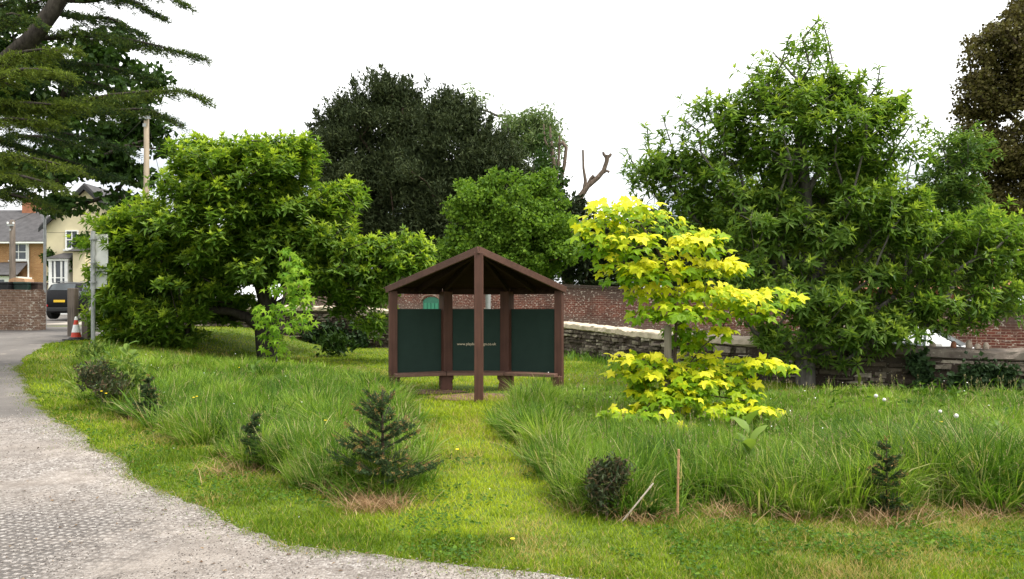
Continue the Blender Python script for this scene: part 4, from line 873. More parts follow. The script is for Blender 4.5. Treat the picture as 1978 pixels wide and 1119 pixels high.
# ---------------------------------------------------------------- left background: houses, lane wall, poles, sign, cone
LWp = pt(45, 636, 27.5); LWz = th(LWp.x, 27.5)
LWl = empty('lane_wall', (pt(-132,636,27.5).x, 27.5, LWz-.3), 'weathered mixed brick wall ending at the lane, far left', 'wall')
Ln = (88+120)/F*27.5; topz = pt(0,560,27.5).z-LWz+.3
m = MB(); m.box(0,Ln,0,.3,0,topz-.08); m.box(Ln-.5,Ln+.03,-.04,.34,0,topz-.1); m.build('wall', M['brick_buff'], LWl)
m = MB(); 
for k in range(int(Ln/.235)): m.box(k*.235+.004,k*.235+.228,-.02,.32,topz-.078,topz+rng.uniform(-.01,.015))
m.build('coping', M['brick_buff'], LWl, bevel=.01)
def window(parent, x0, x1, y, z0, z1, bars=1):
    m = MB(); m.box(x0,x1,y-.06,y+.04,z0,z0+.09); m.box(x0,x1,y-.06,y+.04,z1-.07,z1); m.box(x0,x0+.08,y-.06,y+.04,z0+.092,z1-.072); m.box(x1-.08,x1,y-.06,y+.04,z0+.092,z1-.072)
    m.box(x0+.082,x1-.082,y-.05,y+.04,(z0+z1)/2-.03,(z0+z1)/2+.03)
    for k in range(bars):
        xc = x0+(x1-x0)*(k+1)/(bars+1); m.box(xc-.025,xc+.025,y-.045,y+.04,z0+.092,(z0+z1)/2-.032); m.box(xc-.025,xc+.025,y-.045,y+.04,(z0+z1)/2+.032,z1-.072)
    f = m.build('window', M['white'], parent)
    m = MB(); m.box(x0+.05,x1-.05,y-.02,y-.005,z0+.05,z1-.05); m.build('pane', M['glass'], f)
    m = MB(); m.box(x0-.08,x1+.08,y-.14,y+.02,z0-.09,z0-.003); m.build('sill', M['white2'], f); return f
# ochre brick terrace
Yh = 54.0; g0 = 1.3
OB = empty('ochre_house', (pt(86,0,Yh).x, Yh, g0), 'ochre brick terrace house with slate roof, far left', 'house')
ze = pt(0,467,Yh).z-g0; zr = pt(0,406,Yh+3.5).z-g0
m = MB(); m.box(-14,0,0,7,0,ze); m.build('wall', M['ochre'], OB)
m = MB(); m.add([(-14.3,-.35,ze),(.3,-.35,ze),(.3,7.3,ze),(-14.3,7.3,ze),(-14.3,3.5,zr),(-2.6,3.5,zr)], [(0,1,5,4),(2,3,4,5),(1,2,5),(0,4,3),(0,3,2,1)]); rf = m.build('roof', M['slate'], OB)
for x in (-3.2, -9.5):
    m = MB(); m.box(x-.5,x+.5,3.1,3.9,zr-.5,zr+.75); m.box(x-.56,x+.56,3.04,3.96,zr+.752,zr+.85); c = m.build('chimney', M['terra'], rf)
    for dx in (-.25,.25): m = MB(); m.lathe([(.12,0),(.10,.45)], (x+dx,3.5,zr+.85), 10); m.build('chimney_pot', M['terra'], c)
m = MB(); m.box(-14.3,.3,-.47,-.36,ze-.16,ze-.05); m.build('gutter', M['white'], OB)
m = MB(); xd = pt(56,0,Yh).x-OB.location.x; m.tube((xd,-.08,0),(xd,-.08,ze-.16),.06,n=8); m.build('downpipe', M['white'], OB)
wx0 = pt(20,0,Yh).x-OB.location.x; window(OB, wx0, wx0+.62*2, 0, pt(0,503,Yh).z-g0, pt(0,470,Yh).z-g0-.02); window(OB, wx0-4.2, wx0-3, 0, pt(0,503,Yh).z-g0, pt(0,470,Yh).z-g0-.02)
m = MB(); zc = pt(0,507,Yh).z-g0; m.add([(-5.2,-2.4,zc-1.0),(-.4,-2.4,zc-1.0),(-1.2,-.003,zc),(-5.2,-.003,zc),(-5.2,-2.4,zc-1.06),(-.4,-2.4,zc-1.06),(-1.2,-.003,zc-.06),(-5.2,-.003,zc-.06)], [(0,1,2,3),(7,6,5,4),(0,4,5,1),(1,5,6,2),(2,6,7,3),(3,7,4,0)]); m.build('porch_roof', M['slate'], OB)
m = MB(); m.box(-5.0,-.9,-2.1,-.003,0,zc-1.1); pw_ = m.build('porch', M['white'], OB)
m = MB(); m.box(-2.9,-1.5,-2.13,-2.102,1.0,zc-1.35); m.build('porch_window', M['glass'], OB)
m = MB(); m.prism([(-6.9,-2.9,zc-1.7),(-3.4,-2.9,zc-1.7),(-4.6,-2.9,zc+.05)], (0,.4,0)); m.build('porch_gable', M['white'], OB)
# cream gabled house
Yc = 44.0; gc = 1.15
CH = empty('cream_house', (pt(90,0,Yc).x, Yc, gc), 'cream rendered house with dark gable roof and bay window', 'house')
def cx(px): return pt(px,0,Yc).x-CH.location.x
def cz(py): return pt(0,py,Yc).z-gc
zl = cz(436); za = cz(362); xa = cx(168); xb = cx(246)
m = MB(); m.prism([(0,0,0),(xb,0,0),(xb,0,zl),(xa,0,za-.1),(0,0,zl)], (0,8,0)); m.build('wall', M['cream'], CH)
m = MB(); 
for a, b in (((-.25,zl-.2),(xa,za+.05)),((xb+.25,zl-.2),(xa,za+.05))): m.prism([(a[0],-.3,a[1]),(b[0],-.3,b[1]),(b[0],-.3,b[1]+.16),(a[0],-.3,a[1]+.16)], (0,8.6,0))
rf = m.build('roof', M['slate'], CH)
m = MB(); m.box(cx(98),cx(112),2.0,2.9,cz(430),cz(406)); m.build('chimney', M['terra'], rf)
m = MB(); m.prism([(-.27,-.35,zl-.42),(xa,-.35,za-.17),(xa,-.35,za+.06),(-.27,-.35,zl-.19)], (0,.047,0)); m.prism([(xb+.27,-.35,zl-.42),(xa,-.35,za-.17),(xa,-.35,za+.06),(xb+.27,-.35,zl-.19)], (0,.047,0)); m.build('bargeboard', M['black'], CH)
window(CH, cx(127), cx(152), 0, cz(482), cz(445))
x0b, x1b = cx(112), cx(148); m = MB(); m.box(x0b,x1b,-.9,-.003,0,cz(548)); m.box(x0b,x0b+.18,-.9,-.003,cz(548),cz(506)); m.box(x1b-.18,x1b,-.9,-.003,cz(548),cz(506)); m.box(x0b-.05,x1b+.05,-.95,-.003,cz(506),cz(502)); bay = m.build('bay', M['white'], CH)
m = MB(); m.box(x0b+.18,x1b-.18,-.85,-.8,cz(547),cz(507)); m.build('bay_glass', M['glass'], CH)
m = MB(); 
for px_ in (123.5,136): m.box(cx(px_)-.05,cx(px_)+.05,-.9,-.852,cz(547),cz(507))
m.box(x0b+.182,x1b-.182,-.89,-.853,cz(538)-.03,cz(538)+.03); m.build('glazing_bar', M['white'], CH)
m = MB(); z0_, z1_ = cz(502), cz(489); m.add([(x0b-.2,-1.05,z0_+.01),(x1b+.2,-1.05,z0_+.01),(x1b-.2,-.003,z1_),(x0b+.3,-.003,z1_),(x0b-.2,-.003,z0_+.01),(x1b+.2,-.003,z0_+.01)], [(0,1,2,3),(0,3,4),(1,5,2),(0,4,5,1)]); m.build('bay_roof', M['slate'], CH)
m = MB(); m.add([(cx(156),-1.3,cz(488)),(cx(186),-1.3,cz(488)),(cx(180),-.003,cz(470)),(cx(166),-.003,cz(470)),(cx(156),-.003,cz(488)),(cx(186),-.003,cz(488))], [(0,1,2,3),(0,3,4),(1,5,2),(0,4,5,1)]); m.build('porch_roof', M['slate'], CH)
m = MB(); m.box(cx(160),cx(183),-1.0,-.003,0,cz(489)); m.build('porch', M['cream'], CH)
# climber on the cream house
C = blobs([(160,470,12,22),(150,505,14,10),(96,500,6,20),(100,535,12,8)], Yc-.35, 40, .2, .4); P = spread_pts(C, 30, .35, 1)
b = Vector((pt(160,560,Yc-.5).x, Yc-.5, gc)); M['climbing_plant_leaf'] = M['oak_tree_leaf']
tree('climbing_plant', 'dark green climber growing up the cream house wall', 'plant', b, [b, pt(160,520,Yc-.4), pt(160,470,Yc-.3)], C, .05, BARK, cloud(P, T_B, .24, .3))
# bins and planters behind the lane wall
for i, (a, nm, mt, lab) in enumerate(((12,'wheelie_bin',M['black'],'black wheeled bin behind the lane wall, next to the wooden pole'),(44,'wheelie_bin',plain('dark_green_bin',(.012,.03,.022),.5),'dark green wheeled bin behind the lane wall, with cardboard on it'),(57,'wheelie_bin',plain('brown_bin',(.035,.02,.015),.5),'brown wheeled bin behind the lane wall, nearest its end'))):
    p = pt(a, 560, 30); r_ = empty(nm, (p.x, 30+.2*i, th(p.x,30)), lab, 'bin', 'wheeled bins behind the lane wall')
    zt_ = pt(0,545,30).z-r_.location.z
    m = MB(); m.add([(-.22,-.25,0),(.22,-.25,0),(.22,.25,0),(-.22,.25,0),(-.29,-.33,zt_-.1),(.29,-.33,zt_-.1),(.29,.33,zt_-.1),(-.29,.33,zt_-.1)], [(0,3,2,1),(4,5,6,7),(0,1,5,4),(1,2,6,5),(2,3,7,6),(3,0,4,7)]); m.build('body', mt, r_, bevel=.02)
    m = MB(); m.box(-.31,.31,-.36,.36,zt_-.098,zt_); m.build('lid', mt, r_, bevel=.03)
p = pt(42,540,30.2); m = MB(); m.prism([(-.34,-.3,0),(.32,-.3,0),(.30,-.3,.12),(-.1,-.3,.17),(-.32,-.3,.10)], (0,.6,0)); o = m.build('cardboard_box', plain('cardboard',(.42,.25,.14),.8)); o.location = (p.x, 30.2, pt(0,545,30).z+.004); tag(o, 'flattened tan cardboard lying on the dark green bin', 'cardboard')
# poles
def pole(name, label, px, top, Y, r0, r1, mat, extra=True):
    x = pt(px,0,Y).x; g = th(x, Y); z1 = pt(0,top,Y).z-g; r_ = empty(name, (x,Y,g), label, 'pole')
    m = MB(); m.lathe([(r0,-.3),(r0,0),((r0+r1)/2,z1/2),(r1,z1-.04),(r1*.6,z1)], n=10); m.build('shaft', mat, r_, smooth=True)
    if extra:
        m = MB(); m.box(-.18,.18,-r1-.05,-r1-.003,z1-.35,z1-.26); m.box(-.05,.05,-r1-.07,-r1-.052,z1-.6,z1-.5); m.build('bracket', M['steel'], r_)
        for dx in (-.15,.15):
            m = MB(); m.lathe([(.025,0),(.05,.03),(.05,.1),(.02,.13)], (dx,-r1-.03,z1-.257), 8); m.build('insulator', M['white'], r_)
    return r_
pole('telegraph_pole', 'tall pale wooden telegraph pole left of the leafy tree', 283, 210, 23.2, .10, .075, M['polewood'])
pole('telegraph_pole', 'short dark wooden pole in front of the ochre house', 24, 425, 40, .17, .13, M['greywood'])
pole('lamp_pole', 'thin grey metal pole standing at the end of the lane wall', 86.5, 352, 28.2, .055, .045, M['steel'], False)
def wire(a, b, sag, label):
    P = [Vector(a).lerp(Vector(b), t) + Vector((0,0,-sag*4*t*(1-t))) for t in np.linspace(0,1,14)]
    V, Fq = sweep([(np.array(P), [.012]*14)], 4); o = raw('overhead_wire', V, [Fq], M['black']); tag(o, label, 'cable')
wire(pt(24,428,40), pt(283,222,23.2), .5, 'overhead cable running between the two wooden poles')
wire(pt(90,449,43.4), pt(300,424,40), .25, 'thin dark cable crossing the cream house wall')
wire(pt(283,220,23.2), pt(330,420,46), .2, 'cable dropping to the right from the tall pole')
# road sign seen from behind
sg = gp(180, 667); sY = sg.y; RS = empty('road_sign', sg, 'back of a grey and white road sign on a metal post by the lane', 'sign')
zt = pt(0,450,sY).z-sg.z
m = MB(); m.tube((0,0,-.2),(0,0,zt+.05),.055,n=10); m.build('post', M['steel'], RS)
def sz(py): return pt(0,py,sY).z-sg.z
def sx(px): return pt(px,0,sY).x-sg.x
m = MB(); m.box(sx(172),sx(206),.07,.09,sz(516),sz(452)); m.build('sign_board', M['white'], RS, bevel=.004)
m = MB(); m.box(sx(171),sx(206),.066,.094,sz(524),sz(518)); m.box(sx(172),sx(204),.07,.09,sz(558),sz(526)); m.build('lower_board', M['white2'], RS)
for q_ in (462,508,545): m = MB(); m.box(-.07,.07,-.075,.068,sz(q_)-.02,sz(q_)+.02); m.build('clamp', M['steel'], RS)
# timber posts
for (px, yb, yt, w_, lab) in ((141,650,557,.24,'tall leaning grey timber post beside the traffic cone'),(167,656,606,.20,'short grey timber post between the cone and the road sign')):
    g = gp(px, yb); h_ = (yb-yt)/F*g.y; r_ = empty('timber_post', g, lab, 'post', 'timber posts at the lane edge'); m = MB(); m.box(-w_/2,w_/2,-w_/2,w_/2,-.2,h_); m.build('post', M['greywood'], r_, bevel=.02)
    if h_ > 1.6: m = MB(); m.beam((.05,-.16,h_*.62),(-.22,-.16,-.05),.07,.10); m.build('brace', M['greywood'], r_)
# traffic cone
g = gp(147, 658); hc = 46/F*g.y; TCN = empty('traffic_cone', g, 'red and white traffic cone beside the timber posts', 'traffic cone')
m = MB(); bw_ = .28*hc/.75; m.box(-bw_,bw_,-bw_,bw_,0,.05); m.lathe([(.22*hc/.75,.052),(.19*hc/.75,.10)], n=16); m.build('base', M['black'], TCN, bevel=.015)
rc = lambda t: (.17*(1-t)+.03*t)*hc/.75
for a, b, nm, mt, e in ((.12,.34,'body',M['red'],0),(.34,.66,'white_band',M['white'],.004),(.66,.86,'upper_body',M['red'],0),(.86,1.0,'tip',M['white'],.004)):
    m = MB(); m.lathe([(rc(a)+e,a*hc),(rc(b)+e,b*hc)], n=16); m.build(nm, mt, TCN, smooth=False)
# ---------------------------------------------------------------- grass, meadow and small plants
def inpoly(x, y, P):
    c = np.zeros(len(x), bool); j = len(P)-1
    for i in range(len(P)):
        xi, yi = P[i]; xj, yj = P[j]
        c ^= ((yi > y) != (yj > y)) & (x < (xj-xi)*(y-yi)/(yj-yi+1e-12)+xi); j = i
    return c
def edged(x, y, P):
    d = np.full(len(x), 1e9); P = np.array(P)
    for a, b in zip(P, np.roll(P, -1, 0)):
        ab = b-a; t = np.clip(((x-a[0])*ab[0]+(y-a[1])*ab[1])/(ab@ab+1e-9), 0, 1); d = np.minimum(d, np.hypot(x-a[0]-t*ab[0], y-a[1]-t*ab[1]))
    return d
def poly(px): return [tuple(gp(*p).xy) for p in px]
ML = poly([(150,700),(148,730),(165,775),(215,808),(290,812),(310,845),(420,878),(480,905),(520,925),(600,945),(680,965),(765,972),(808,935),(812,880),(800,840),(790,800),(778,775),(752,760),(735,742),(660,728),(560,722),(480,716),(380,708),(280,700),(200,690)])
MR = poly([(966,822),(985,850),(1040,905),(1100,975),(1160,1003),(1250,1000),(1330,985),(1420,985),(1500,1000),(1600,1010),(1700,1000),(1800,980),(1900,990),(1978,1000),(2200,1000),(2300,800),(2150,768),(1900,768),(1700,764),(1560,762),(1420,772),(1300,765),(1150,756),(1080,752),(1010,775)])
EDP = [tuple(p) for p in ED] ; EDP = EDP[::4] + [(14,2.0),(14,-12),(-40,-12),(-40,46)]
def blades(n, X, Y, Lh, Wd, lean, segs, droop, az=None):
    Z = terrain(X, Y) - .005; az = rng.random(n)*6.283 if az is None else az; d = np.stack([np.cos(az), np.sin(az), np.zeros(n)], 1); fa = rng.normal(size=n)*.7 + az + 1.57
    wv = np.stack([np.cos(fa), np.sin(fa), np.zeros(n)], 1); P0 = np.stack([X, Y, Z], 1); V = []
    for k in range(segs+1):
        t = k/segs; c = P0 + d*(lean*t + droop*t**2.4)[:,None]*Lh[:,None] + np.array([0,0,1.])*(Lh*(t - droop*.55*t**3))[:,None]
        if k < segs: wk = (Wd*(1-.75*t**1.6))[:,None]*.5; V += [c - wv*wk, c + wv*wk]
        else: V.append(c)
    k = 2*segs+1; V = np.stack(V, 1).reshape(-1, 3); b = (np.arange(n)*k)[:,None,None]
    qd = np.array([(2*i,2*i+1,2*i+3,2*i+2) for i in range(segs-1)]); tr = np.array([(2*segs-2,2*segs-1,2*segs)])
    return V, (qd[None]+b).reshape(-1,4), (tr[None]+b).reshape(-1,3), segs
def grass(name, X, Y, Lh, Wd, lean, droop, segs, rnd, age_or_lit, mat, kind='stuff', lab=None, cat=None, az=None):
    n = len(X); V, q_, t_, s = blades(n, X, Y, Lh, Wd, lean, segs, droop, az)
    at = {'rnd': np.concatenate([np.repeat(rnd, segs-1), rnd]), 'age_or_lit': np.concatenate([np.repeat(age_or_lit, segs-1), age_or_lit])}
    o = raw(name, V, [q_, t_], mat, None, at, smooth=True); tag(o, lab, cat, None, kind); return o
M['mown'] = leaf_mat('mown_blade', [(0, (.064,.122,.008)), (.5, (.165,.245,.012)), (1, (.35,.42,.024))], (.42,.31,.13), .35, .65, .1)
M['meadow'] = leaf_mat('meadow_blade', [(0, (.036,.090,.009)), (.5, (.098,.195,.017)), (1, (.22,.33,.036))], (.46,.40,.20), .38, .5, .16)
M['dry'] = leaf_mat('dry_blade', [(0, (.15,.085,.045)), (.5, (.30,.185,.10)), (1, (.50,.37,.22))], None, .2, .8, .1)
def scatter(n, y0, y1, p):
    """points in the widened view wedge with density ~ Y^-p"""
    u = rng.random(n); e = 2 - p
    Y = (y0**e + u*(y1**e - y0**e))**(1/e) if abs(e) > .01 else y0*(y1/y0)**u
    return (rng.random(n)*2-1)*Y*.80, Y
# mown turf
X, Y = scatter(470000, 3.6, 30, 1.95)
k = ~inpoly(X, Y, EDP) & (Y < np.interp(X, WX, WY) - .25) & ~(inpoly(X, Y, ML) & (edged(X, Y, ML) > .12)) & ~(inpoly(X, Y, MR) & (edged(X, Y, MR) > .12))
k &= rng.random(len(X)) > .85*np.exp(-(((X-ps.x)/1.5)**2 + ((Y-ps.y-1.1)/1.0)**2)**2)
X, Y = X[k], Y[k]; pn = vnoise(X, Y, .9)*.6 + vnoise(X, Y, 3.1)*.4
front = np.clip(1-np.minimum(edged(X, Y, MR), edged(X, Y, ML))/.55, 0, 1)*(Y < 9); strawy = np.clip((vnoise(X+31, Y, 1.6)-.50)*2.2 + front*.55 + .34*(X > .9)*(Y < 6.4), 0, 1)
age_or_lit = (rng.random(len(X)) < .05 + .50*strawy*vnoise(X, Y+9, 5)*1.5)*rng.uniform(.4, 1, len(X))
sc_ = np.maximum(1, Y/5.5)**.75
path = np.exp(-((X-(-.28+.0*Y))/.9)**2)*(Y > 5)
rnd = np.clip(.30 + (pn-.5)*1.1 + .55*path + .20*(Y > 8) + rng.normal(size=len(X))*.2, 0, 1)
grass('mown_grass', X, Y, (.024+.030*rng.random(len(X))+.02*(pn < .42))*np.minimum(sc_, 1.5), .0052*sc_*rng.uniform(.7,1.4,len(X)), rng.random(len(X))*.9, rng.random(len(X))*.5, 2, rnd, age_or_lit, M['mown'], lab='short mown lawn grass and path', cat='grass')
# long meadow grass, growing in tussocks
def meadow(name, P, n, lab):
    tx, ty = scatter(n//26, 4.6, 22, 1.35); k = inpoly(tx, ty, P); tx, ty = tx[k], ty[k]; nt_ = len(tx)
    th_ = rng.beta(2.2, 2.2, nt_); tr_ = rng.normal(0, .27, nt_); ta = rng.normal(2.6, 1.9, nt_); tl = rng.random(nt_)**2*.5; td = rng.random(nt_)
    ii = rng.integers(0, nt_, n); rad = (.035 + .10*rng.random(n)**.7)*np.maximum(1, ty[ii]/7)**.6; a = rng.random(n)*6.283
    X = tx[ii] + np.cos(a)*rad; Y = ty[ii] + np.sin(a)*rad; k = inpoly(X, Y, P) | (edged(X, Y, P) < .10); X, Y, ii, a, rad = X[k], Y[k], ii[k], a[k], rad[k]
    e = edged(X, Y, P); pn = vnoise(X+7, Y, .8); p2 = vnoise(X, Y+50, 2.6); N = len(X); s = np.maximum(1, Y/6.5)**.7
    Lh = (.14 + .22*pn + .34*th_[ii])*(1 - .42*sm((Y-6.8)/1.4)*(X > .6))*(.60 + .40*sm(e/.18)); Lh *= rng.uniform(.55, 1.15, N)*(1-.22*np.clip((Y-9)/5, 0, 1))
    lod = vnoise(X+3, Y+60, .9) > .66                     # flattened patches
    vx = np.cos(a)*.7 + np.cos(ta[ii])*tl[ii]*2.2 + rng.normal(size=N)*.5; vy = np.sin(a)*.7 + np.sin(ta[ii])*tl[ii]*2.2 + rng.normal(size=N)*.5
    lean = .10 + rng.random(N)**1.6*.40 + tl[ii]*.35 + lod*.45; droop = rng.random(N)**1.3*(.35 + .75*td[ii])
    rnd = np.clip(.44 + (p2-.5)*.65 + (vnoise(X+90, Y, .55)-.5)*.35 + tr_[ii] + .16*np.clip((Y-9)/5, 0, 1) + rng.normal(size=N)*.17, 0, 1); age_or_lit = (rng.random(N) < .045 + .12*(e < .22) + .05*(vnoise(X, Y+9, 1.7) > .6))*rng.uniform(.35, 1, N)
    wide = np.where(td[ii] > .78, .0150, np.where(td[ii] > .45, .0085, .0055))
    grass(name, X, Y, Lh, wide*s*rng.uniform(.7,1.3,N), lean, np.minimum(droop, .95), 5, rnd, age_or_lit, M['meadow'], lab=lab, cat='grass', az=np.arctan2(vy, vx))
    X, Y = scatter(n//14, 4.6, 17, 1.3); k = inpoly(X, Y, P) & (vnoise(X+40, Y, 1.4) > .5); X, Y = X[k], Y[k]; N = len(X)     # low broad leaves between
    Z = terrain(X, Y) + rng.random(N)**1.5*.30*(.3+.7*sm(edged(X, Y, P)/.3)); az = rng.random(N)*6.283; d = np.stack([np.cos(az), np.sin(az), rng.uniform(-.2,.9,N)], 1)
    V, Fc = inst(lance(.2,.25,.35), np.stack([X,Y,Z],1), frames(d, rand_dir(N,.8)), rng.uniform(.04,.11,N)*np.maximum(1,Y/8)**.5); o = raw(name.replace('grass','weeds'), V, [Fc], M['meadow'], None, {'rnd': np.repeat(np.clip(rng.normal(.4,.25,N),0,1),6), 'age_or_lit': np.zeros(N*6)}); tag(o, lab.replace('long wild grass','low broad leaved weeds among the long grass'), 'weeds', None, 'stuff')
meadow('meadow_grass', ML, 120000, 'long wild grass left of the mown path')
meadow('meadow_grass', MR, 170000, 'long wild grass right of the mown path')
# lush nettles and seedheads behind, by the wall
X, Y = scatter(26000, 12, 27, 1.2); wy = np.interp(X, WX, WY); k = (((X > 1.3) & (X < 4.4)) & (Y > wy-4.2) | (rng.random(len(X)) < .22) & (Y > wy-.9)) & (Y < wy-.3) & (X > -9); X, Y = X[k], Y[k]; N = len(X)
grass('wall_foot_weeds', X, Y, rng.uniform(.12,.42,N)*(.5+vnoise(X,Y,1.3)), rng.uniform(.015,.035,N), rng.random(N)*.6, rng.random(N)*.7, 3, np.clip(rng.normal(.38,.2,N),0,1), np.zeros(N), M['meadow'], lab='lush green weeds along the foot of the stone wall', cat='weeds')
# dry cut grass
dx = []; dy = []; dl = []
for px, py, rx, ry, n in [(1425,955,38,16,520),(1490,965,22,9,160),(1710,985,60,30,620),(1890,965,30,20,220),(1940,985,40,22,320),(1820,945,14,16,110),(1250,1010,60,10,150),(1540,1005,50,12,120),(725,982,52,17,620),(665,955,40,12,160),(470,885,26,14,240),(455,915,60,20,260),(270,815,30,8,140),(1400,1000,60,14,200),(1690,1015,80,14,160),(1110,990,25,12,120),(770,905,26,22,60),(340,850,50,10,120),(1880,1005,60,14,120)]:
    g = gp(px, py); a = rng.normal(size=(n,2)); dx.append(g.x + a[:,0]*rx/F*g.y*.6); sy_ = ry*g.y*g.y/(F*H); dy.append(g.y + a[:,1]*sy_*.5); dl.append(np.full(n, 1.0))
X = np.concatenate(dx); Y = np.concatenate(dy); N = len(X); k = ~inpoly(X, Y, EDP); X, Y = X[k], Y[k]; N = len(X)
grass('dry_grass', X, Y, rng.uniform(.05,.19,N), rng.uniform(.003,.006,N), rng.uniform(.4,1.6,N), rng.random(N)*.8, 3, np.clip(rng.normal(.5,.25,N),0,1), np.zeros(N), M['dry'], lab='clumps of dry straw coloured cut grass at the meadow edge', cat='dry grass')
X, Y = scatter(60000, 3.9, 13, 1.7); k = ~inpoly(X, Y, EDP) & ~inpoly(X, Y, ML) & ~inpoly(X, Y, MR) & (vnoise(X+5, Y+70, 1.5)*.6 + vnoise(X+15, Y+7, 5)*.4 > .54 + .12*(np.abs(X+.2) < 1.2)); X, Y = X[k], Y[k]; N = len(X)
az = rng.random(N)*6.283; V, Fc = inst(lance(.42,.2,.2), np.stack([X,Y,terrain(X,Y)+.012+rng.random(N)*.035],1), frames(np.stack([np.cos(az),np.sin(az),rng.uniform(-.1,.5,N)],1), rand_dir(N,1.2)), rng.uniform(.014,.034,N)*np.maximum(1,Y/6)**.6)
o = raw('clover', V, [Fc], M['meadow'], None, {'rnd': np.repeat(np.clip(rng.normal(.22,.2,N),0,1),6), 'age_or_lit': np.zeros(N*6)}); tag(o, 'dark green clover patches in the mown grass', 'clover', None, 'stuff')
# tufts spilling onto the gravel
X = []; Y = []
for px, py, rx, n in [(890,1092,26,260),(1000,1107,24,240),(930,1103,14,90),(1120,1108,30,250),(480,1035,14,90),(235,898,10,60),(205,880,16,80),(300,945,14,60),(560,1066,18,90),(640,1078,20,120),(770,1092,16,100),(1190,1116,30,260)]:
    g = gp(px, py); X.append(g.x + rng.normal(size=n)*rx/F*g.y*.55); Y.append(g.y + rng.normal(size=n)*.045)
ed = ED[(ED[:,1] < 16)]
for _ in range(190):
    i_ = int(rng.integers(2, len(ed)-2)); t_ = ed[i_+1]-ed[i_-1]; t_ = t_/(np.hypot(*t_)+1e-9); n_ = int(rng.integers(25,130)); of_ = rng.uniform(-.02,.16)*rng.random(); a_ = rng.normal(size=(n_,2))
    c_ = ed[i_] + np.array([t_[1], -t_[0]])*of_; q_ = c_ + t_*a_[:,:1]*rng.uniform(.03,.16) + np.array([t_[1], -t_[0]])*a_[:,1:]*rng.uniform(.015,.05); X.append(q_[:,0]); Y.append(q_[:,1])
if True:
    nb_ = 16000; ii = rng.integers(0, len(ed), nb_); w_ = .03 + .13*(vnoise(ed[ii,0], ed[ii,1], 3.3) > .5); X.append(ed[ii,0] + rng.normal(size=nb_)*w_ - .03); Y.append(ed[ii,1] + rng.normal(size=nb_)*w_ - .03)
X = np.concatenate(X); Y = np.concatenate(Y); N = len(X)
grass('verge_tufts', X, Y, rng.uniform(.015,.055,N), rng.uniform(.004,.007,N), rng.random(N)*1.1, rng.random(N)*.6, 2, np.clip(rng.normal(.22,.2,N),0,1), (rng.random(N) < .25)*rng.random(N), M['mown'], lab='ragged grass tufts along the gravel edge', cat='grass')
# loose stones over the gravel
k_ = 26000; Y = 3.9*(11/3.9)**rng.random(k_); X = (rng.random(k_)*2-1)*Y*.75; ok = inpoly(X, Y, EDP) & (vnoise(X, Y, 1.4) > .3); X, Y = X[ok], Y[ok]
j_ = rng.integers(0, len(nr), 2600); of_ = np.abs(rng.normal(size=2600))*.10 - .035; X = np.concatenate([X, nr[j_,0] - of_]); Y = np.concatenate([Y, nr[j_,1] - of_]); N = len(X)
T_P = (np.array([(1,0,0),(0,.8,0),(-1,0,0),(0,-.8,0),(0,0,.6),(0,0,-.6)])*1.0, np.array([(0,1,4),(1,2,4),(2,3,4),(3,0,4),(1,0,5),(2,1,5),(3,2,5),(0,3,5)]))
M['pebble'] = leaf_mat('pebble', [(0, (.08,.067,.058)), (.6, (.22,.198,.18)), (1, (.46,.43,.40))], None, 0.0, .9, .2)
V, Fc = inst(T_P, np.stack([X, Y, terrain(X, Y)+.019], 1), frames(rand_dir(N)*np.array([1,1,.2]), rand_dir(N, 2)), rng.uniform(.003,.0075,N)*np.maximum(1,Y/6)**.5); o = raw('loose_gravel', V, [Fc], M['pebble'], None, {'rnd': np.repeat(rng.random(N),8)}); tag(o, 'loose pale stones on the gravel drive and its edge', 'gravel', None, 'stuff')
X = []; Y = []
for px, py, rx, n in [(735,962,70,420),(800,935,40,300),(690,955,40,200),(1712,985,50,90),(490,893,34,60),(1120,985,34,150),(1290,985,60,220)]:
    g = gp(px, py); X.append(g.x + rng.normal(size=n)*rx/F*g.y*.5); Y.append(g.y - .06 + rng.normal(size=n)*.10)
X = np.concatenate(X); Y = np.concatenate(Y); N = len(X)
grass('edge_grass', X, Y, rng.uniform(.10,.34,N), rng.uniform(.005,.010,N), .2+rng.random(N)*.6, rng.random(N)*.95, 5, np.clip(rng.normal(.45,.2,N),0,1), (rng.random(N) < .06)*rng.random(N), M['meadow'], lab='arching grass tufts around the feet of the spruces', cat='grass')
X, Y = scatter(900, 4, 14, 1.6); k = inpoly(X, Y, EDP); X, Y = X[k], Y[k]; N = len(X); M['litter'] = leaf_mat('dead_leaf', [(0, (.05,.03,.018)), (.5, (.13,.08,.045)), (1, (.26,.18,.10))], None, .1, .9, .1)
V, Fc = inst(lance(.28,.3,-.15), np.stack([X,Y,terrain(X,Y)+.022],1), frames(rand_dir(N)*np.array([1,1,.1]), rand_dir(N,2.5)), rng.uniform(.012,.035,N)); o = raw('fallen_leaves', V, [Fc], M['litter'], None, {'rnd': np.repeat(rng.random(N),6)}); tag(o, 'small dead leaves lying on the gravel drive', 'dead leaves', None, 'stuff')
M['seed'] = leaf_mat('seed_head', [(0, (.16,.12,.08)), (.5, (.27,.23,.13)), (1, (.42,.38,.24))], None, .3, .8, .1)
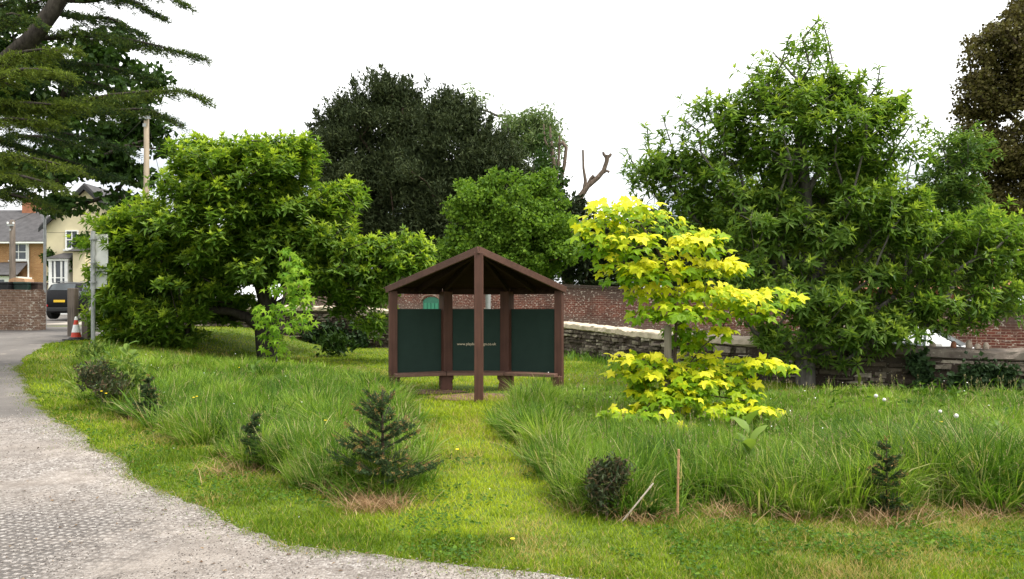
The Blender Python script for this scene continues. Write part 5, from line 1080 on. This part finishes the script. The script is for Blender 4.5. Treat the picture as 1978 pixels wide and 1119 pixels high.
# tall thin seed stalks over the meadow
for nm, P_, n, lab in (('seed_stalks', ML, 1500, 'thin pale seed stalks standing over the left meadow'), ('seed_stalks', MR, 1900, 'thin pale seed stalks standing over the right meadow')):
    X, Y = scatter(n*3, 5, 16, 1.2); k = inpoly(X, Y, P_) & (vnoise(X+9, Y+33, 1.1) > .38); X, Y = X[k], Y[k]; N = len(X); Lh = rng.uniform(.30,.56,N)*(1-.25*sm((Y-7)/1.5)); az = rng.random(N)*6.283; le = rng.random(N)*.30
    grass(nm, X, Y, Lh, .0035*np.maximum(1, Y/6)**.9, le, np.zeros(N), 4, np.clip(rng.normal(.75,.2,N),0,1), rng.random(N)*.6, M['meadow'], lab=lab, cat='grass', az=az)
    hd = rng.random(N) < .6; tipp = np.stack([X+np.cos(az)*le*Lh, Y+np.sin(az)*le*Lh, terrain(X, Y)+Lh*.99], 1)[hd]; st_ = nrm(np.stack([np.cos(az)*le, np.sin(az)*le, np.ones(N)], 1))[hd]; k2 = 7
    Ph = np.repeat(tipp, k2, 0) - np.repeat(st_, k2, 0)*(rng.random((len(tipp)*k2,1))*.07); ah = nrm(np.repeat(st_, k2, 0) + rng.normal(size=Ph.shape)*.28)
    V, Fc = inst(diamond(.18, .1), Ph, frames(ah, rand_dir(len(Ph))), rng.uniform(.012,.026,len(Ph))*np.maximum(1, Ph[:,1]/7)**.7); o = raw('seed_heads', V, [Fc], M['seed'], None, {'rnd': np.repeat(rng.random(len(Ph)),2)}); tag(o, lab.replace('thin pale seed stalks standing', 'fine brownish seed heads nodding'), 'seed heads', None, 'stuff')
# white daisies, speck sized
X, Y = scatter(1500, 4.5, 20, 1.2); k = (~inpoly(X, Y, EDP)) & (rng.random(len(X)) < np.where(inpoly(X, Y, ML) | inpoly(X, Y, MR),   .20, .06)) & (vnoise(X, Y+20, .7) > .42); X, Y = X[k], Y[k]; N = len(X)
mead = inpoly(X, Y, ML) | inpoly(X, Y, MR); Z = terrain(X, Y) + np.where(mead, rng.uniform(.18,.42,N), .045)
an = np.arange(7)/7*6.283; T_D = (np.concatenate([[(0,0,.003)], np.stack([np.cos(an), np.sin(an), np.zeros(7)], 1)]), np.array([(0,i+1,(i+1) % 7+1) for i in range(7)]))
V, Fc = inst(T_D, np.stack([X,Y,Z],1), frames(rand_dir(N), rand_dir(N,1.5)+np.array([0,-.5,0])),   .0055*np.maximum(1,Y/6)**.5*rng.uniform(.7,1.3,N)); o = raw('white_daisies', V, [Fc], M['white']); tag(o, 'tiny white daisies scattered through the grass', 'daisies', kind='stuff')

# small spruces ------------------------------------------------------------------------------------
M['spruce'] = leaf_mat('spruce_needles', [(0, (.024,.048,.018)), (.5, (.050,.088,.034)), (1, (.095,.140,.048))], (.30,.19,.07), .15, .6)
T_S = diamond(.11, .05)
def spruce(px, py, top, wid, n_wh, label, dens=1.0, tipc=.5, full=1.0):
    b = gp(px, py); hgt = (py-top)/F*b.y; Rm_ = wid/2/F*b.y; r_ = empty('spruce_sapling', b, label, 'tree', 'young spruces planted in the long grass')
    ch = [(np.array([b+Vector((0,0,-.05)), b+Vector((.005,0,hgt*.5)), b+Vector((0,0,hgt))]), [.011*hgt/.6,.008*hgt/.6,.003])]; PP = []; AA = []; AG = []
    for i in range(n_wh):
        z_ = .08 + .82*(i+rng.random()*.6)/n_wh; nb = int(rng.integers(5,8))
        for a_ in rng.random(nb)*6.283:
            Lb = Rm_*(1.10-z_)**.75*rng.uniform(.55,1.3)*full; d0 = np.array([math.cos(a_), math.sin(a_), rng.uniform(.0,.45) + .75*z_]); d0 /= np.linalg.norm(d0); o_ = np.array(b)+np.array([0,0,z_*hgt])
            t = np.linspace(0,1,5)[:,None]; ax_ = o_ + d0*Lb*t + np.array([0,0,.16])*Lb*t**2; ch.append((ax_, [.004,.0035,.003,.0025,.002]))
            subs = [(o_, d0, Lb)] + [(o_ + d0*Lb*s_, nrm(d0 + np.array([-d0[1],d0[0],0])*sg_*rng.uniform(.6,1.0)), Lb*.42*(1.2-s_)) for s_ in (.35,.55,.75) for sg_ in (-1,1)]
            for (p_, d_, l_) in subs:
                n = int(max(9, l_*dens*430)); t_ = rng.random((n,1)); PP.append(p_ + d_*l_*t_ + np.array([0,0,.06])*l_*t_**2); AA.append(nrm(d_*.9 + rand_dir(n)*.75)); AG.append(np.where((t_[:,0] > .86) & (rng.random() < tipc), rng.uniform(.4,1,n), 0))
    n = int(160*hgt/.6); t_ = rng.random((n,1)); PP.append(np.array(b) + np.array([0,0,hgt])*(.25+.77*t_)); AA.append(nrm(rand_dir(n) + np.array([0,0,.7]))); AG.append(np.where(t_[:,0] > .93, rng.uniform(.4,1,n), 0))
    PP = np.concatenate(PP); AA = np.concatenate(AA); AG = np.concatenate(AG); V, Fc = inst(T_S, PP, frames(AA, rand_dir(len(PP),.5)), rng.uniform(.020,.038,len(PP))*max(1,(b.y/6.3)**.6))
    V2, Fq = sweep(ch, 5); raw('trunk', V2, [Fq], BARK3, r_, smooth=True); raw('crown', V, [Fc], M['spruce'], r_, {'rnd': np.repeat(np.clip(rng.normal(.45,.25,len(PP)),0,1),2), 'age_or_lit': np.repeat(AG,2)})
spruce(738, 958, 750, 200, 10, 'largest young spruce with brown tips beside the mown path', 1.0, .7)
spruce(490, 905, 798, 66, 7, 'small dark spruce left of the largest spruce, above dry grass', 1.0, .2)
spruce(287, 818, 728, 62, 7, 'small spruce deep in the left meadow beside the dark shrub', 1.0, .4)
spruce(1712, 998, 848, 110, 7, 'stubby spruce with two raised arms above dry grass on the right', 1.0, .6, .8)

# dark shrubs --------------------------------------------------------------------------------------
M['shrub'] = leaf_mat('dark_shrub_leaf', [(0, (.018,.030,.014)), (.5, (.034,.056,.022)), (1, (.075,.10,.04))], (.12,.08,.045), .2)
def shrub(name, px, py, E_, n, per, size, label, mat, T=None, cat='shrub'):
    b = gp(px, py); C = blobs(E_, b.y+.1, n, .2); C = C[C[:,2] > b.z+.03]; P = spread_pts(C, per, size*1.6, .9); P = P[P[:,2] > b.z+.02]; r_ = empty(name, b, label, cat)
    V, Fq = sweep(skeleton([b+Vector((0,0,-.03)), b+Vector((0,0,.08))], C, .012, .0025, .12, pw=.35), 4); raw('stems', V, [Fq], BARK3, r_)
    V, Fc, rn, ag = cloud(P, T or T_N, size, .5, axes=np.tile([0,0,.8],(len(P),1))+rng.normal(size=(len(P),3))*.6); raw('leaves', V, [Fc], mat, r_, {'rnd': rn, 'age_or_lit': ag})
shrub('dark_shrub', 1172, 1010, [(1172,950,32,55),(1192,915,26,38),(1152,930,20,48)], 95, 26, .042, 'dark leafy shrub at the front corner of the right meadow', M['shrub'])
shrub('dark_shrub', 215, 800, [(215,755,52,38),(190,735,40,40),(240,780,30,24),(175,720,22,28)], 80, 20, .07, 'dark shrub at the lane edge of the left meadow', M['shrub'])
M['weed'] = leaf_mat('weed_leaf', [(0, (.04,.09,.018)), (.5, (.08,.15,.026)), (1, (.14,.22,.045))], (.24,.30,.06), .35)
shrub('weed_clump', 240, 792, [(240,735,52,44),(262,768,34,26),(200,715,34,36)], 95, 22, .085, 'soft pale green weed clump behind the dark shrub at the lane edge', M['weed'], lance(.17,.2,.35), 'weeds')
shrub('weed_clump', 168, 712, [(165,690,22,26),(185,680,18,26)], 50, 20, .10, 'upright green weeds around the short cane by the road sign', M['weed'], lance(.15,.2,.35), 'weeds')
shrub('broad_leaf_shrub', 655, 690, [(655,672,32,16),(640,665,20,12)], 30, 10, .26, 'low dark shrub with broad leaves in front of the stone wall', M['oak_tree_leaf'], lance(.2,.2,.3))
shrub('wall_plant', 1648, 745, [(1645,722,22,22),(1665,730,14,16)], 22, 9, .22, 'leafy green plant at the foot of the stone wall by the right trunk', M['chestnut_tree_leaf'], lance(.14,.2,.4), 'plant')
M['ivy'] = leaf_mat('ivy_leaf', [(0, (.012,.026,.010)), (.5, (.026,.052,.018)), (1, (.05,.09,.03))], None, .1)
for px_, pts_, lab in ((1900,[(1900,715,44,24),(1870,728,36,18),(1940,725,24,20)],'ivy hanging over the right end of the stone wall'), (1775,[(1775,700,22,24),(1785,725,16,18)],'ivy patch on the stone wall below the white car'), (640,[(640,640,40,22),(690,655,30,26),(610,650,22,18)],'dark ivy on the shaded stone wall left of the shelter')):
    P = []; 
    for (a, b_, rx, ry) in pts_:
        n = 300; q = rng.normal(size=(n,2))*.5; px2 = a+q[:,0]*rx; py2 = b_+q[:,1]*ry
        for u1, v1 in zip(px2, py2):
            lo = 8.0
            t_ = (u1-CX)/F; ys_ = np.arange(11, 31, .1); d_ = np.interp(t_*ys_, WX, WY)-ys_; j = int(np.argmin(np.abs(d_))); yy = ys_[j] - .36 - rng.random()*.08; P.append(tuple(pt(u1, v1, yy)))
    P = np.array(P); gz = terrain(P[:,0], P[:,1]); P = P[P[:,2] > gz+.02]; c = P.mean(0); r_ = empty('ivy', (c[0], c[1], float(gz.min())), lab, 'ivy')
    V, Fc, rn, ag = cloud(P, diamond(.45,.2), .10 if c[1] < 20 else .16, .2, axes=np.tile([0,-.3,-.6],(len(P),1))+rng.normal(size=(len(P),3))*.4); raw('foliage', V, [Fc], M['ivy'], r_, {'rnd': rn})

# dock plants with big leaves ----------------------------------------------------------------------
M['dock'] = leaf_mat('dock_leaf', [(0, (.08,.15,.025)), (.5, (.13,.22,.035)), (1, (.20,.29,.055))], None, .4, .45)
def bigleaf(l, w):
    tv = []; tf = []; n = 7
    for i in range(n+1):
        t = i/n; ww = w*math.sin(math.pi*min(1,t*.95+.03))**.7*(1-.35*t); z_ = .05*math.sin(t*11); d_ = -.5*t*t
        tv += [(t*math.cos(.5*t), ww, d_*.6+ww*.35+z_*.4), (t*math.cos(.5*t), 0, d_*.6), (t*math.cos(.5*t), -ww, d_*.6+ww*.35-z_*.4)]
    for i in range(n):
        for j in (0,1): a_ = 3*i+j; tf.append((a_, a_+1, a_+4, a_+3))
    return np.array(tv), np.array(tf)
def dock(px, py, top, n, ln, label):
    b = gp(px, py); hgt = (py-top)/F*b.y; r_ = empty('dock_plant', b, label, 'plant'); m_ = [(np.array([b, b+Vector((.01,0,hgt*.5)), b+Vector((.02,0,hgt))]), [.008,.006,.003])]
    V2, Fq = sweep(m_, 6); raw('stem', V2, [Fq], M['dock'], r_, {'rnd': np.full(len(Fq), .3)})
    t_ = rng.uniform(.2,.95,n); az = np.arange(n)*2.4 + rng.random(n)*.5; d_ = np.stack([np.cos(az), np.sin(az), rng.uniform(.5,2.0,n)], 1); P = np.array(b)+np.stack([.01*t_, 0*t_, t_*hgt], 1)
    for i in range(n):
        T = bigleaf(1, rng.uniform(.19,.30)); V, Fc = inst(T, P[i:i+1], frames(d_[i:i+1], np.array([[0,-.2,1.]])), np.array([ln*rng.uniform(.7,1.2)*(1.2-.5*t_[i])])); raw('leaf', V, [Fc], M['dock'], r_, {'rnd': np.full(len(Fc), rng.random())}, smooth=True)
dock(1445, 945, 812, 9, .30, 'tall dock plant with broad crinkled leaves in the right meadow')
dock(245, 748, 660, 8, .36, 'pale broad leaved dock plant in the left meadow near the road sign')
dock(492, 748, 692, 3, .22, 'single spoon leaved stalk in front of the left tree shade')
dock(1930, 900, 830, 6, .22, 'broad leaved plant in the long grass at the right edge')

# canes, sticks, flowers ---------------------------------------------------------------------------
def cane(name, p, q, r, mat, label):
    o = MB().tube(p, q, r, r*.9, 8); d = Vector(q)-Vector(p)
    for t in (.3,.62,.9):
        c = Vector(p)+d*t; o.tube(c-d.normalized()*.004, c+d.normalized()*.004, r*1.25, r*1.25, 8)
    o = o.build(name, mat); tag(o, label, 'cane')
g = gp(1308, 1004); cane('bamboo_cane', g+Vector((0,0,-.05)), pt(1311,868,g.y), .0095, M['cane'], 'upright tan cane in the right meadow near the front')
g = gp(1200, 1012); cane('leaning_stick', g, pt(1262,934,g.y-.05), .0065, M['stick'], 'pale stick leaning beside the dark front shrub')
g = gp(170, 700); cane('bamboo_cane', g, pt(172,662,g.y), .016, M['cane'], 'short pale cane near the road sign')
g = gp(700, 905); 
def flower(px, py, hgt, r, label, mat, grp, clock=False):
    lo, hi = 3.5, 25
    for Yt_ in np.arange(3.5, 25, .02):
        p = pt(px, py, Yt_)
        if p.z <= th(p.x, Yt_)+hgt: break
    b = Vector((p.x, Yt_, th(p.x, Yt_))); r_ = empty('dandelion', b, label, 'flower', grp)
    m = MB(); m.tube((0,0,0),(0,0,hgt),.0025,.002,5); m.build('stem', M['dock'], r_)
    m = MB()
    if clock: m.lathe([(r*.3,-r*.95),(r*.8,-r*.6),(r,0),(r*.8,r*.6),(r*.3,r*.95)], (0,0,hgt+r*.8), 12)
    else: m.lathe([(r*.3,-r*.35),(r,0),(r*.9,r*.15),(r*.3,r*.3)], (0,0,hgt), 12)
    m.build('flower_head', mat, r_)
YEL = plain('dandelion_yellow', (.85,.60,.01), .7, var=.1); CLK = plain('seed_white', (.66,.64,.60), .9, var=.15, scale=60)
flower(990, 1042, .05, .016, 'yellow dandelion alone on the mown path near the gravel', YEL, 'yellow dandelions')
for i, (a, b_) in enumerate([(374,768),(380,766),(216,742),(234,740),(196,756),(222,690),(218,694),(205,760),(628,812),(1818,815),(883,868),(462,710)]): flower(a, b_, .36 if 1 else .05, .017, 'small yellow flower among the grass', YEL, 'small yellow flowers in the grass')
for (a, b_, r, lab) in ((1847,807,.024,'largest white dandelion clock in the right meadow'),(1692,768,.025,'white dandelion clock near the wall, left of its neighbour'),(1708,775,.022,'white dandelion clock just right of another near the wall'),(1816,798,.019,'small white dandelion clock left of the largest one')): flower(a, b_, .40, r, lab, CLK, 'dandelion clocks', True)
